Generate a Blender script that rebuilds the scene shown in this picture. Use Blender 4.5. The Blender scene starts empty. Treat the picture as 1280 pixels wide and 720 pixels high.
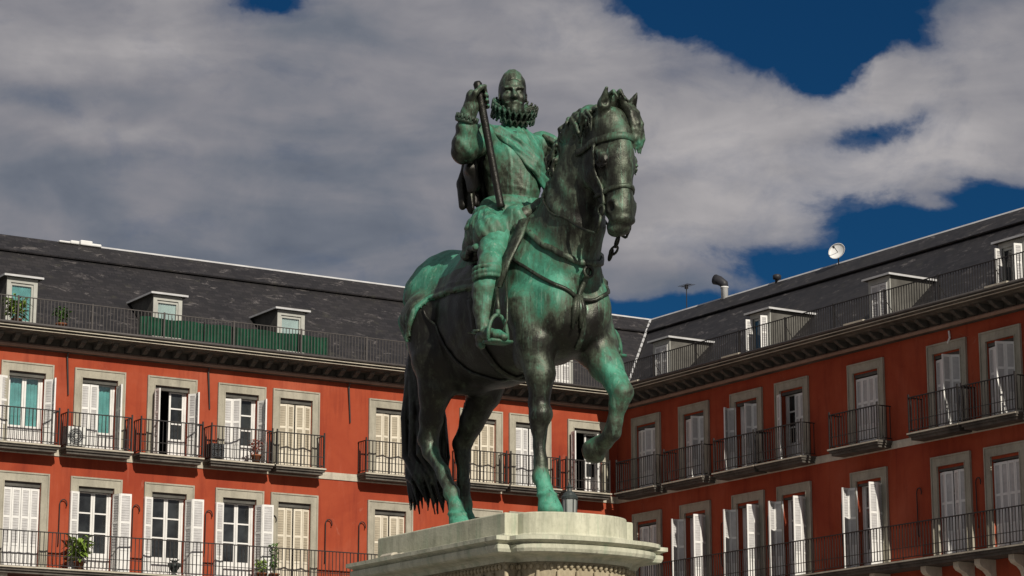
import bpy, math, random
import numpy as np
from mathutils import Vector, Matrix
from math import sin, cos, pi, radians, atan2, sqrt
random.seed(7); RNG = np.random.RandomState(11)
SC = bpy.context.scene
COL = SC.collection

# ------------------------------------------------------------------ frame of the square
F_PX = 3145.0; PITCH = math.atan(695/3145.0); EYE = 1.6
AZ = radians(58.0)
DL = Vector((-sin(AZ), -cos(AZ), 0)); DR = Vector((cos(AZ), -sin(AZ), 0))
CORNER = Vector((3.593, 85.0, 0))

# ------------------------------------------------------------------ helpers
def tag(o, label=None, cat=None, group=None, kind=None):
    if label: o['label'] = label
    if cat: o['category'] = cat
    if group: o['group'] = group
    if kind: o['kind'] = kind
    return o

def empty(name, loc=(0, 0, 0), rz=0.0, parent=None):
    o = bpy.data.objects.new(name, None); COL.objects.link(o)
    o.location = loc; o.rotation_euler = (0, 0, rz); o.empty_display_size = .3
    if parent: o.parent = parent
    return o

class MB:
    """collects boxes, bars, tubes and strips; build() links them as ONE mesh object"""
    def __init__(s): s.v = []; s.f = []; s.m = []; s.mi = 0; s.sm = []; s.smooth = False
    def add(s, vs, fs):
        b = len(s.v); s.v += [tuple(p) for p in vs]
        for f in fs: s.f.append(tuple(b+i for i in f)); s.m.append(s.mi); s.sm.append(s.smooth)
    def box(s, x0, x1, y0, y1, z0, z1):
        if x0 > x1: x0, x1 = x1, x0
        if y0 > y1: y0, y1 = y1, y0
        if z0 > z1: z0, z1 = z1, z0
        vs = [(x0,y0,z0),(x1,y0,z0),(x1,y1,z0),(x0,y1,z0),(x0,y0,z1),(x1,y0,z1),(x1,y1,z1),(x0,y1,z1)]
        s.add(vs, [(0,3,2,1),(4,5,6,7),(0,1,5,4),(1,2,6,5),(2,3,7,6),(3,0,4,7)])
    def tube(s, pts, r, n=8, close=False, caps=True):
        pts = [Vector(p) for p in pts]; N = len(pts)
        if not hasattr(r, '__len__'): r = [r]*N
        rings = []; up = None
        for i, p in enumerate(pts):
            if close: d = pts[(i+1) % N]-pts[i-1]
            else: d = pts[min(i+1, N-1)]-pts[max(i-1, 0)]
            d = d.normalized() if d.length > 1e-9 else Vector((0, 0, 1))
            if up is None:
                up = Vector((0, 0, 1)) if abs(d.z) < .9 else Vector((1, 0, 0))
            a = d.cross(up)
            if a.length < 1e-6: a = d.cross(Vector((0, 1, 0.01)))
            a.normalize(); b = a.cross(d).normalized(); up = b
            rings.append([p+(a*cos(2*pi*k/n)+b*sin(2*pi*k/n))*r[i] for k in range(n)])
        vs = [q for R_ in rings for q in R_]; fs = []
        for i in range(N if close else N-1):
            j = (i+1) % N
            for k in range(n): fs.append((i*n+k, i*n+(k+1) % n, j*n+(k+1) % n, j*n+k))
        if caps and not close:
            fs.append(tuple(range(n-1, -1, -1))); fs.append(tuple((N-1)*n+k for k in range(n)))
        s.add(vs, fs)
    def ribbon(s, pts, nrm, w, t):
        """strap: points, outward normals, width and thickness"""
        N = len(pts); vs = []; fs = []
        for i in range(N):
            p = Vector(pts[i]); n = Vector(nrm[i]).normalized()
            d = (Vector(pts[min(i+1, N-1)])-Vector(pts[max(i-1, 0)])).normalized()
            c = d.cross(n).normalized()
            vs += [p-c*w/2-n*t*.6, p+c*w/2-n*t*.6, p+c*w/2+n*t*.35, p+n*t*.5, p-c*w/2+n*t*.35]
        for i in range(N-1):
            for k in range(5): fs.append((i*5+k, i*5+(k+1) % 5, (i+1)*5+(k+1) % 5, (i+1)*5+k))
        fs.append((4, 3, 2, 1, 0)); fs.append(tuple((N-1)*5+k for k in range(5)))
        s.add(vs, fs)
    def lathe(s, prof, c=(0, 0, 0), n=20):
        vs = []; fs = []; M = len(prof)
        for (r, z) in prof:
            for k in range(n): vs.append((c[0]+r*cos(2*pi*k/n), c[1]+r*sin(2*pi*k/n), c[2]+z))
        for i in range(M-1):
            for k in range(n): fs.append((i*n+k, i*n+(k+1) % n, (i+1)*n+(k+1) % n, (i+1)*n+k))
        fs.append(tuple(range(n-1, -1, -1))); fs.append(tuple((M-1)*n+k for k in range(n)))
        s.add(vs, fs)
    def prism(s, prof, x0, x1):
        """profile in (y,z), swept along x"""
        n = len(prof); vs = [(x0, y, z) for y, z in prof]+[(x1, y, z) for y, z in prof]
        fs = [(k, (k+1) % n, n+(k+1) % n, n+k) for k in range(n)]
        fs.append(tuple(range(n-1, -1, -1))); fs.append(tuple(range(n, 2*n)))
        s.add(vs, fs)
    def build(s, name, mats, parent=None, loc=None, rz=None, bevel=0, recalc=True):
        if not isinstance(mats, (list, tuple)): mats = [mats]
        me = bpy.data.meshes.new(name); me.from_pydata(s.v, [], s.f)
        for m in mats: me.materials.append(m)
        me.polygons.foreach_set('material_index', s.m); me.polygons.foreach_set('use_smooth', s.sm)
        if recalc:
            import bmesh
            bm = bmesh.new(); bm.from_mesh(me); bmesh.ops.recalc_face_normals(bm, faces=bm.faces); bm.to_mesh(me); bm.free()
        me.update()
        o = bpy.data.objects.new(name, me); COL.objects.link(o)
        if parent: o.parent = parent
        if loc is not None: o.location = loc
        if rz is not None: o.rotation_euler = (0, 0, rz)
        if bevel:
            b = o.modifiers.new('bevel', 'BEVEL'); b.width = bevel; b.segments = 2; b.limit_method = 'ANGLE'
        return o

# ------------------------------------------------------------------ materials
def nmat(name, rough=.8, spec=.3):
    m = bpy.data.materials.new(name); m.use_nodes = True
    nt = m.node_tree; b = nt.nodes['Principled BSDF']
    b.inputs['Roughness'].default_value = rough; b.inputs['Specular IOR Level'].default_value = spec
    return m, nt, b
def nd(nt, t, **k):
    n = nt.nodes.new(t)
    for a, v in k.items():
        if a.startswith('i_'): n.inputs[a[2:].replace('_', ' ')].default_value = v
        else: setattr(n, a, v)
    return n
def noise(nt, vec, scale, detail=6, rough=.6, dist=0.0):
    n = nt.nodes.new('ShaderNodeTexNoise'); n.inputs['Scale'].default_value = scale
    n.inputs['Detail'].default_value = detail; n.inputs['Roughness'].default_value = rough
    n.inputs['Distortion'].default_value = dist
    if vec is not None: nt.links.new(vec, n.inputs['Vector'])
    return n.outputs['Fac']
def ramp(nt, fac, stops, interp='LINEAR'):
    r = nt.nodes.new('ShaderNodeValToRGB'); r.color_ramp.interpolation = interp
    e = r.color_ramp.elements
    while len(e) < len(stops): e.new(.5)
    for i, (p, c) in enumerate(stops):
        e[i].position = p; e[i].color = (c[0], c[1], c[2], 1) if hasattr(c, '__len__') else (c, c, c, 1)
    nt.links.new(fac, r.inputs['Fac']); return r.outputs['Color']
def mix(nt, fac, a, b, mode='MIX'):
    m = nt.nodes.new('ShaderNodeMix'); m.data_type = 'RGBA'; m.blend_type = mode
    for s_, v in ((0, fac), (6, a), (7, b)):
        if isinstance(v, bpy.types.NodeSocket): nt.links.new(v, m.inputs[s_])
        elif s_ == 0: m.inputs[0].default_value = v
        else: m.inputs[s_].default_value = (v[0], v[1], v[2], 1)
    return m.outputs[2]
def mth(nt, op, a, b=None, c=None, clamp=False):
    m = nt.nodes.new('ShaderNodeMath'); m.operation = op; m.use_clamp = clamp
    for i, v in enumerate((a, b, c)):
        if v is None: continue
        if isinstance(v, bpy.types.NodeSocket): nt.links.new(v, m.inputs[i])
        else: m.inputs[i].default_value = v
    return m.outputs[0]
def coords(nt, kind='Object', scale=(1, 1, 1)):
    t = nt.nodes.new('ShaderNodeTexCoord'); mp = nt.nodes.new('ShaderNodeMapping')
    mp.inputs['Scale'].default_value = scale; nt.links.new(t.outputs[kind], mp.inputs['Vector'])
    return mp.outputs['Vector']
def bump(nt, b, h, strength=.4, dist=.02):
    n = nt.nodes.new('ShaderNodeBump'); n.inputs['Strength'].default_value = strength; n.inputs['Distance'].default_value = dist
    nt.links.new(h, n.inputs['Height']); nt.links.new(n.outputs['Normal'], b.inputs['Normal'])
    return n
def setc(nt, b, c):
    if isinstance(c, bpy.types.NodeSocket): nt.links.new(c, b.inputs['Base Color'])
    else: b.inputs['Base Color'].default_value = (c[0], c[1], c[2], 1)

def simple(name, col, rough=.7, var=.25, scale=3.0, spec=.3, bmp=.15, metal=0.0):
    m, nt, b = nmat(name, rough, spec); v = coords(nt)
    n = noise(nt, v, scale, 8, .65)
    c = ramp(nt, n, [(.3, [k*(1-var) for k in col]), (.7, [min(1, k*(1+var*.6)) for k in col])])
    setc(nt, b, c); b.inputs['Metallic'].default_value = metal
    bump(nt, b, noise(nt, v, scale*8, 4, .6), bmp, .01)
    return m

def mat_stucco():
    m, nt, b = nmat('red_stucco', .92, .15); v = coords(nt); vs = coords(nt, 'Object', (1.1, 1, .12))
    big = noise(nt, v, .35, 6, .62, .4); fine = noise(nt, v, 5, 8, .7); streak = noise(nt, vs, 2.2, 7, .7, .2)
    c = ramp(nt, big, [(.3, (.25, .04, .02)), (.5, (.325, .062, .028)), (.7, (.37, .09, .048))])
    c = mix(nt, mth(nt, 'MULTIPLY', ramp(nt, streak, [(.5, 0), (.66, 1)]), .5), c, (.17, .028, .017))
    c = mix(nt, mth(nt, 'MULTIPLY', ramp(nt, streak, [(.2, 1), (.4, 0)]), .45), c, (.43, .135, .085))
    c = mix(nt, mth(nt, 'MULTIPLY', ramp(nt, fine, [(.5, 0), (.8, 1)]), .25), c, (.22, .042, .022))
    pt = ramp(nt, noise(nt, v, .9, 10, .78, 1.2), [(.62, 0), (.66, 1)])
    c = mix(nt, mth(nt, 'MULTIPLY', pt, .35), c, (.4, .15, .1))
    setc(nt, b, c); bump(nt, b, fine, .25, .015); return m
def mat_stone(name, c0, c1, dirt=(.1, .09, .08), damt=.5, sc=1.2):
    m, nt, b = nmat(name, .88, .2); v = coords(nt); vs = coords(nt, 'Object', (1.4, 1.4, .3))
    n1 = noise(nt, v, sc, 8, .65); n2 = noise(nt, vs, sc*2.4, 7, .7, .3); n3 = noise(nt, v, sc*14, 5, .7)
    c = ramp(nt, n1, [(.3, c0), (.7, c1)])
    c = mix(nt, mth(nt, 'MULTIPLY', ramp(nt, n2, [(.45, 0), (.72, 1)]), damt), c, dirt)
    c = mix(nt, mth(nt, 'MULTIPLY', ramp(nt, n3, [(.5, 0), (.75, 1)]), .3), c, [k*.55 for k in c0])
    if name == 'pale_granite':
        vg = coords(nt, 'Object', (3, 3, .25)); sg = noise(nt, vg, 2.4, 8, .7)
        c = mix(nt, mth(nt, 'MULTIPLY', ramp(nt, sg, [(.52, 0), (.64, 1)]), .45), c, (.26, .34, .24))
        c = mix(nt, mth(nt, 'MULTIPLY', ramp(nt, sg, [(.3, 1), (.4, 0)]), .6), c, (.13, .12, .1))
        c = mix(nt, mth(nt, 'MULTIPLY', ramp(nt, noise(nt, v, 5, 10, .8, 1.5), [(.6, 0), (.66, 1)]), .55), c, (.2, .18, .14))
    setc(nt, b, c); bump(nt, b, n3, .35, .012); return m
def mat_slate():
    m, nt, b = nmat('slate_tiles', .6, .35)
    t = nt.nodes.new('ShaderNodeTexCoord'); sp = nt.nodes.new('ShaderNodeSeparateXYZ'); nt.links.new(t.outputs['Object'], sp.inputs[0])
    cb = nt.nodes.new('ShaderNodeCombineXYZ'); nt.links.new(sp.outputs['X'], cb.inputs['X']); nt.links.new(mth(nt, 'MULTIPLY', sp.outputs['Z'], 1.42), cb.inputs['Y'])
    uv = cb.outputs[0]
    br = nt.nodes.new('ShaderNodeTexBrick'); nt.links.new(uv, br.inputs['Vector'])
    br.inputs['Scale'].default_value = 1.0; br.inputs['Brick Width'].default_value = .28; br.inputs['Row Height'].default_value = .16
    br.inputs['Mortar Size'].default_value = .012; br.inputs['Color1'].default_value = (.013, .012, .014, 1)
    br.inputs['Color2'].default_value = (.03, .027, .029, 1); br.inputs['Mortar'].default_value = (.01, .01, .011, 1)
    br.inputs['Bias'].default_value = -.2
    v = coords(nt); vl = coords(nt, 'Object', (1, 1, 3.2))
    c = br.outputs['Color']
    c = mix(nt, mth(nt, 'MULTIPLY', ramp(nt, noise(nt, v, .6, 6, .7), [(.4, 0), (.7, 1)]), .5), c, (.032, .028, .027))
    pl = ramp(nt, noise(nt, vl, 1.5, 9, .78, .6), [(.575, 0), (.63, 1)])
    c = mix(nt, mth(nt, 'MULTIPLY', pl, .6), c, (.15, .135, .13))
    c = mix(nt, mth(nt, 'MULTIPLY', ramp(nt, noise(nt, v, 2.3, 8, .7), [(.58, 0), (.72, 1)]), .5), c, (.06, .058, .04))
    setc(nt, b, c)
    bump(nt, b, mth(nt, 'ADD', br.outputs['Fac'], mth(nt, 'MULTIPLY', noise(nt, v, 30, 3), -.6)), -.5, .02); return m
def mat_glass():
    m, nt, b = nmat('window_glass', .06, .6); v = coords(nt)
    c = ramp(nt, noise(nt, v, 1.3, 4, .6), [(.35, (.012, .013, .014)), (.7, (.045, .05, .052))])
    setc(nt, b, c); return m
def mat_clear():
    m = bpy.data.materials.new('clear_glass'); m.use_nodes = True; nt = m.node_tree; b = nt.nodes['Principled BSDF']
    out = [n for n in nt.nodes if n.type == 'OUTPUT_MATERIAL'][0]
    tr = nt.nodes.new('ShaderNodeBsdfTransparent'); gl = nt.nodes.new('ShaderNodeBsdfGlossy'); gl.inputs['Roughness'].default_value = .05
    ms = nt.nodes.new('ShaderNodeMixShader'); ms.inputs[0].default_value = .12
    nt.links.new(tr.outputs[0], ms.inputs[1]); nt.links.new(gl.outputs[0], ms.inputs[2]); nt.links.new(ms.outputs[0], out.inputs[0]); nt.nodes.remove(b)
    return m
def mat_bronze():
    """weathered bronze: the 'patina' attribute says where the verdigris sits"""
    m, nt, b = nmat('patinated_bronze', .48, .5); v = coords(nt); vs = coords(nt, 'Object', (2.2, 2.2, .55))
    at = nt.nodes.new('ShaderNodeAttribute'); at.attribute_name = 'patina'
    n1 = noise(nt, v, 2.1, 9, .68, .5); n2 = noise(nt, vs, 3.5, 8, .7, .3); n3 = noise(nt, v, 26, 5, .7)
    k = mth(nt, 'ADD', at.outputs['Fac'], mth(nt, 'MULTIPLY', mth(nt, 'SUBTRACT', n1, .5), 1.45))
    k = mth(nt, 'ADD', k, mth(nt, 'MULTIPLY', mth(nt, 'SUBTRACT', n2, .5), 1.15))
    k = mth(nt, 'ADD', k, mth(nt, 'MULTIPLY', mth(nt, 'SUBTRACT', n3, .5), .35))
    c = ramp(nt, k, [(.02, (.016, .015, .012)), (.2, (.036, .04, .029)), (.38, (.07, .085, .058)), (.55, (.052, .125, .075)), (.75, (.038, .185, .115)), (1.0, (.075, .3, .2))])
    g = ramp(nt, noise(nt, vs, 5, 8, .75), [(.58, 0), (.74, 1)])
    c = mix(nt, mth(nt, 'MULTIPLY', g, .45), c, (.15, .16, .115))
    v3 = coords(nt, 'Object', (9, 9, .8)); s3 = noise(nt, v3, 2.2, 8, .7, .15)
    c = mix(nt, mth(nt, 'MULTIPLY', ramp(nt, s3, [(.57, 0), (.63, 1)]), mth(nt, 'MULTIPLY', at.outputs['Fac'], 1.3, clamp=True)), c, (.14, .27, .19))
    c = mix(nt, mth(nt, 'MULTIPLY', ramp(nt, s3, [(.34, 1), (.41, 0)]), .75), c, (.014, .014, .011))
    c = mix(nt, mth(nt, 'MULTIPLY', ramp(nt, noise(nt, v, 7, 8, .75, .8), [(.6, 0), (.68, 1)]), .4), c, (.012, .016, .014))
    # hollows mixed towards near-black by pointiness
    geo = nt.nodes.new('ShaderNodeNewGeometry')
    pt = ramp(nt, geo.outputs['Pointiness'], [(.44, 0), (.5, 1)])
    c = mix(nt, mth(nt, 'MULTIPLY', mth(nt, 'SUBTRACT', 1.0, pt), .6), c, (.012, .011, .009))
    setc(nt, b, c)
    mt = ramp(nt, k, [(.3, .55), (.55, 0)]); nt.links.new(mt, b.inputs['Metallic'])
    rr = ramp(nt, k, [(.2, .4), (.6, .62)]); nt.links.new(rr, b.inputs['Roughness'])
    bump(nt, b, mth(nt, 'ADD', n3, mth(nt, 'MULTIPLY', n1, .5)), .3, .02); return m

M = dict(
 red=mat_stucco(), slate=mat_slate(), glass=mat_glass(), bronze=mat_bronze(),
 clear=mat_clear(), bluepane=simple('blue_glass_pane', (.03, .11, .2), .08, .3, 1, .7),  # bluepane: blue base colour for the dormer glass
 frame2=simple('grey_painted_frame', (.42, .42, .38), .6, .2, 3), palecurtain=simple('pale_aqua_curtain', (.42, .55, .52), .9, .2, 2),
 surround=mat_stone('grey_stone', (.3, .28, .22), (.44, .41, .33), damt=.35),
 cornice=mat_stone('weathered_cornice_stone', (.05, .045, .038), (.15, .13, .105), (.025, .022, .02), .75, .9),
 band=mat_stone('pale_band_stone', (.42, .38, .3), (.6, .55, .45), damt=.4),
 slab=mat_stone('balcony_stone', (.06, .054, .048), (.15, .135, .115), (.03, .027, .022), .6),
 granite=mat_stone('pale_granite', (.4, .4, .3), (.62, .61, .48), (.17, .18, .13), .6, 1.6), mould=mat_stone('rosy_moulding', (.28, .17, .12), (.36, .24, .18), (.14, .08, .06), .4),
 carved=mat_stone('carved_limestone', (.3, .25, .16), (.46, .4, .28), (.09, .075, .05), .6, 2.5),
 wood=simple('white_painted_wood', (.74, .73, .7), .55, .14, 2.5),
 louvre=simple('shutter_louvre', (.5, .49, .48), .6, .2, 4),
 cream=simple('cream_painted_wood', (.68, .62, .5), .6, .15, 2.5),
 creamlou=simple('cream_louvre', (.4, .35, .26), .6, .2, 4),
 iron=simple('black_iron', (.022, .019, .018), .55, .3, 6, .4),
 rust=simple('rail_grey_iron', (.07, .062, .058), .6, .3, 6, .4),
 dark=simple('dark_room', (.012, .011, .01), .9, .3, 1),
 teal=simple('teal_curtain', (.13, .4, .38), .8, .35, 2.2),
 lace=simple('white_curtain', (.42, .42, .4), .9, .25, 3),
 green=simple('green_netting', (.005, .06, .03), .8, .5, 2.5),
 metal=simple('zinc_flashing', (.5, .5, .5), .5, .25, 2, .5),
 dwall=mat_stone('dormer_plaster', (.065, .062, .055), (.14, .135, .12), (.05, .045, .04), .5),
 acw=simple('ac_casing', (.68, .68, .64), .5, .1, 3), acd=simple('ac_fan', (.06, .065, .07), .5, .2, 5),
 redleaf=simple('red_flowers', (.3, .07, .04), .7, .5, 9), leaf=simple('leaf_green', (.075, .17, .03), .6, .5, 7), leaf2=simple('leaf_yellow_green', (.2, .3, .05), .6, .4, 7),
 terra=simple('terracotta', (.3, .11, .05), .8, .3, 4), dish=simple('dish_grey', (.72, .72, .7), .5, .12, 3),
 cowl=simple('cowl_dark', (.03, .03, .035), .5, .3, 4), lampm=simple('lamp_iron', (.035, .045, .042), .5, .3, 6, .4),
 frost=simple('frosted_glass', (.3, .32, .3), .3, .15, 3, .6),
 paving=mat_stone('granite_paving', (.2, .19, .18), (.3, .29, .27), damt=.3, sc=.3),
)
# ------------------------------------------------------------------ the setting
g = MB(); g.box(-600, 600, -300, 900, -.5, 0.0); tag(g.build('ground', M['paving']), kind='structure')

ZU, ZL, ZC = 13.12, 9.47, 16.6          # upper balcony floor, lower balcony floor, top of the cornice
HW = .575                               # half width of a window opening
CACHE = {}
def link_copy(o, parent, loc=None, rz=None):
    c = o.copy(); COL.objects.link(c); c.parent = parent
    if loc is not None: c.location = loc
    if rz is not None: c.rotation_euler = (0, 0, rz)
    return c
def leaf(kind, w, h, parent, loc, ang):
    """one shutter leaf, hinged at its local origin, reaching along +x"""
    key = (kind, round(w, 2), round(h, 2))
    a, b_ = {'w': ('wood', 'louvre'), 'c': ('cream', 'creamlou')}[kind]
    if key not in CACHE:
        m = MB(); t = .022; st = .05
        m.box(0, st, -t, t, 0, h); m.box(w-st, w, -t, t, 0, h)
        zs = [0, .28*h, .62*h, h-.07] 
        for z in zs: m.box(st, w-st, -t+.002, t-.002, z, z+.07)
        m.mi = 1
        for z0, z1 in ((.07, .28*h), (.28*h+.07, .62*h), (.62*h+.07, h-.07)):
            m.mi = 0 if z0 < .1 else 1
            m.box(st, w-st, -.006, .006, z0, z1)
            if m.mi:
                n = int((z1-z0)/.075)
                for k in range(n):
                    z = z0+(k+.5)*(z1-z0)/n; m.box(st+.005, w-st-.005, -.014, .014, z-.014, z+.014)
        CACHE[key] = m.build('shutter', [M[a], M[b_]], parent, loc, ang)
        return CACHE[key]
    return link_copy(CACHE[key], parent, loc, ang)

def window(root, xc, zb, zt, state, kind='w', glass='glass', sur=True, bars=3):
    """opening centred on xc; zt is the top of the surround.  state: list of leaves (side, phi1[, phi2])"""
    zo = zt-.28; h = zo-zb
    bars = 1 if glass == 'teal' else bars
    f = MB(); yb = -.22
    f.box(xc-HW, xc-HW+.07, yb-.04, yb+.04, zb, zo); f.box(xc+HW-.07, xc+HW, yb-.04, yb+.04, zb, zo)
    f.box(xc-HW+.07, xc+HW-.07, yb-.04, yb+.04, zo-.1, zo)
    open_left = 'openL' in glass; g_ = glass.replace('openL', '')
    sash = [(-1, 0), (1, 0)]
    for s_ in (-1, 1):
        if s_ == 1 and open_left: continue
        x0, x1 = sorted((xc+s_*.005, xc+s_*(HW-.075)))
        f.box(x0, x0+.06, yb-.03, yb+.03, zb+.03, zo-.105); f.box(x1-.06, x1, yb-.03, yb+.03, zb+.03, zo-.105)
        f.box(x0+.06, x1-.06, yb-.028, yb+.028, zb+.03, zb+.62)
        f.box(x0+.06, x1-.06, yb-.028, yb+.028, zo-.17, zo-.107)
        for k in range(1, bars):
            z = zb+.62+(h-.79)*k/bars; f.box(x0+.06, x1-.06, yb-.022, yb+.022, z-.022, z+.022)
    w = f.build('window', M['wood'], root)
    p = MB(); p.box(xc-HW+.07 if True else 0, xc+(HW-.07 if not open_left else 0), yb-.012, yb-.004, zb+.6, zo-.12)
    p.build('pane', M['clear' if g_ in ('teal', 'lace') else 'glass'], w)
    if g_ in ('teal', 'lace'):
        c = MB(); n = 26; y0 = yb-.07
        x0, x1 = xc-HW+.08, xc+(HW-.08 if not open_left else 0)
        pts = [(x0+(x1-x0)*k/n, y0+.018*sin(k*1.9)) for k in range(n+1)]
        vs = [(x, y, z) for z in (zb+.1, zo-.1) for x, y in pts]
        c.add(vs, [(k, k+1, n+2+k, n+1+k) for k in range(n)]); c.build('curtain', M[g_], w, recalc=False)
    if sur:
        s_ = MB(); o = .825
        s_.box(xc-o, xc-HW, 0.0, .05, zb, zt); s_.box(xc+HW, xc+o, 0.0, .05, zb, zt); s_.box(xc-HW, xc+HW, 0.0, .05, zo, zt)
        for x in (xc-o-.001, xc+o-.044): s_.box(x, x+.045, .052, .075, zb, zt+.002)
        s_.box(xc-o+.046, xc+o-.046, .052, .075, zt-.045, zt+.002)
        for x in (xc-HW-.03, xc+HW): s_.box(x, x+.03, .052, .066, zb, zo+.03)
        s_.box(xc-HW, xc+HW, .052, .066, zo, zo+.03)
        s_.build('surround', M['surround'], w)
    # roller-blind box in shade under the lintel
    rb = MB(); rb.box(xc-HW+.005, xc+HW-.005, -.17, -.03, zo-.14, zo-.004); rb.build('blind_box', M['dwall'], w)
    lh = h-.2
    for L_ in state:
        side = L_[0]; phis = L_[1:]; s_ = 1 if side == 'L' else -1       # L: on the picture's left = +x
        n = len(phis); wl = .36 if (side == 'R' and phis == (100, 176)) else .275
        p0 = Vector((xc+s_*(HW-.012), .02 if phis[0] > 40 else -.08, zb+.02))
        for k, ph in enumerate(phis):
            a = radians(ph); d = Vector((-s_*cos(a), sin(a), 0))
            leaf(kind, wl, lh, w, p0+Vector((0, (.003 if abs(ph-phis[0]) < 150 else .05)*k, 0)), atan2(d.y, d.x)); p0 = p0+d*(wl+.006)
    return w

def balcony(root, x0, x1, z, depth, rail_mat='iron', sp=.118, ends=(True, True), mitre=0):
    if x0 > x1: x0, x1 = x1, x0
    s_ = MB()
    def bx(a, b_, o, z0, z1):
        # butt against the other wing's balcony in the inner corner
        s_.box(a, b_, .0, o, z0, z1)
    e = .03
    bx(x0, x1, depth, z-.07, z); bx(x0+e, x1-e, depth-.04, z-.13, z-.072); bx(x0+.07, x1-.07, depth-.1, z-.21, z-.132)
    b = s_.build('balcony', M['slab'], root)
    nb = MB(); nb.box(x0+.004, x1-.004, depth+.001, depth+.016, z-.052, z-.012); nb.build('nosing', M['band'], b)
    r = MB(); yo = depth-.06; h = 1.03; q = .0095
    xa, xb = x0+.05, x1-.05
    r.box(xa, xb, yo-.022, yo+.022, z+h-.02, z+h+.01)
    r.box(xa, xb, yo-.012, yo+.012, z+.06, z+.085)
    r.box(xa, xb, yo-.006, yo+.006, z+.34, z+.36)
    n = max(2, int((xb-xa)/sp))
    for k in range(n+1):
        x = xa+(xb-xa)*k/n; qq = q if k % 7 else q*1.5
        r.box(x-qq, x+qq, yo-q, yo+q, z if k % 7 == 0 else z+.08, z+h-.02)
    for flag, x in ((ends[0], xa), (ends[1], xb)):
        if not flag: continue
        r.box(x-.015, x+.015, .03, yo, z+h-.02, z+h+.01); r.box(x-.01, x+.01, .03, yo, z+.06, z+.085)
        m_ = int(yo/.12)
        for k in range(m_): y = yo*(k+.5)/m_; r.box(x-q, x+q, y-q, y+q, z+.08, z+h-.02)
        r.box(x-.02, x+.02, yo-.02, yo+.02, z, z+h+.09)
    r.build('railing', M[rail_mat], b)
    return b

def scroll_hook(root, x, z0, z1):
    m = MB(); m.smooth = True; pts = [(x, .02, z0), (x, .05, z0+.1), (x, .06, z1-.16)]
    for k in range(9):
        a = pi-k*pi/8*1.15; pts.append((x-.0-.11-.11*cos(a), .06+.02*k/8, z1-.14+.14*sin(a)))
    m.tube(pts, .017, 6); m.build('awning_hook', M['iron'], root)

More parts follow.
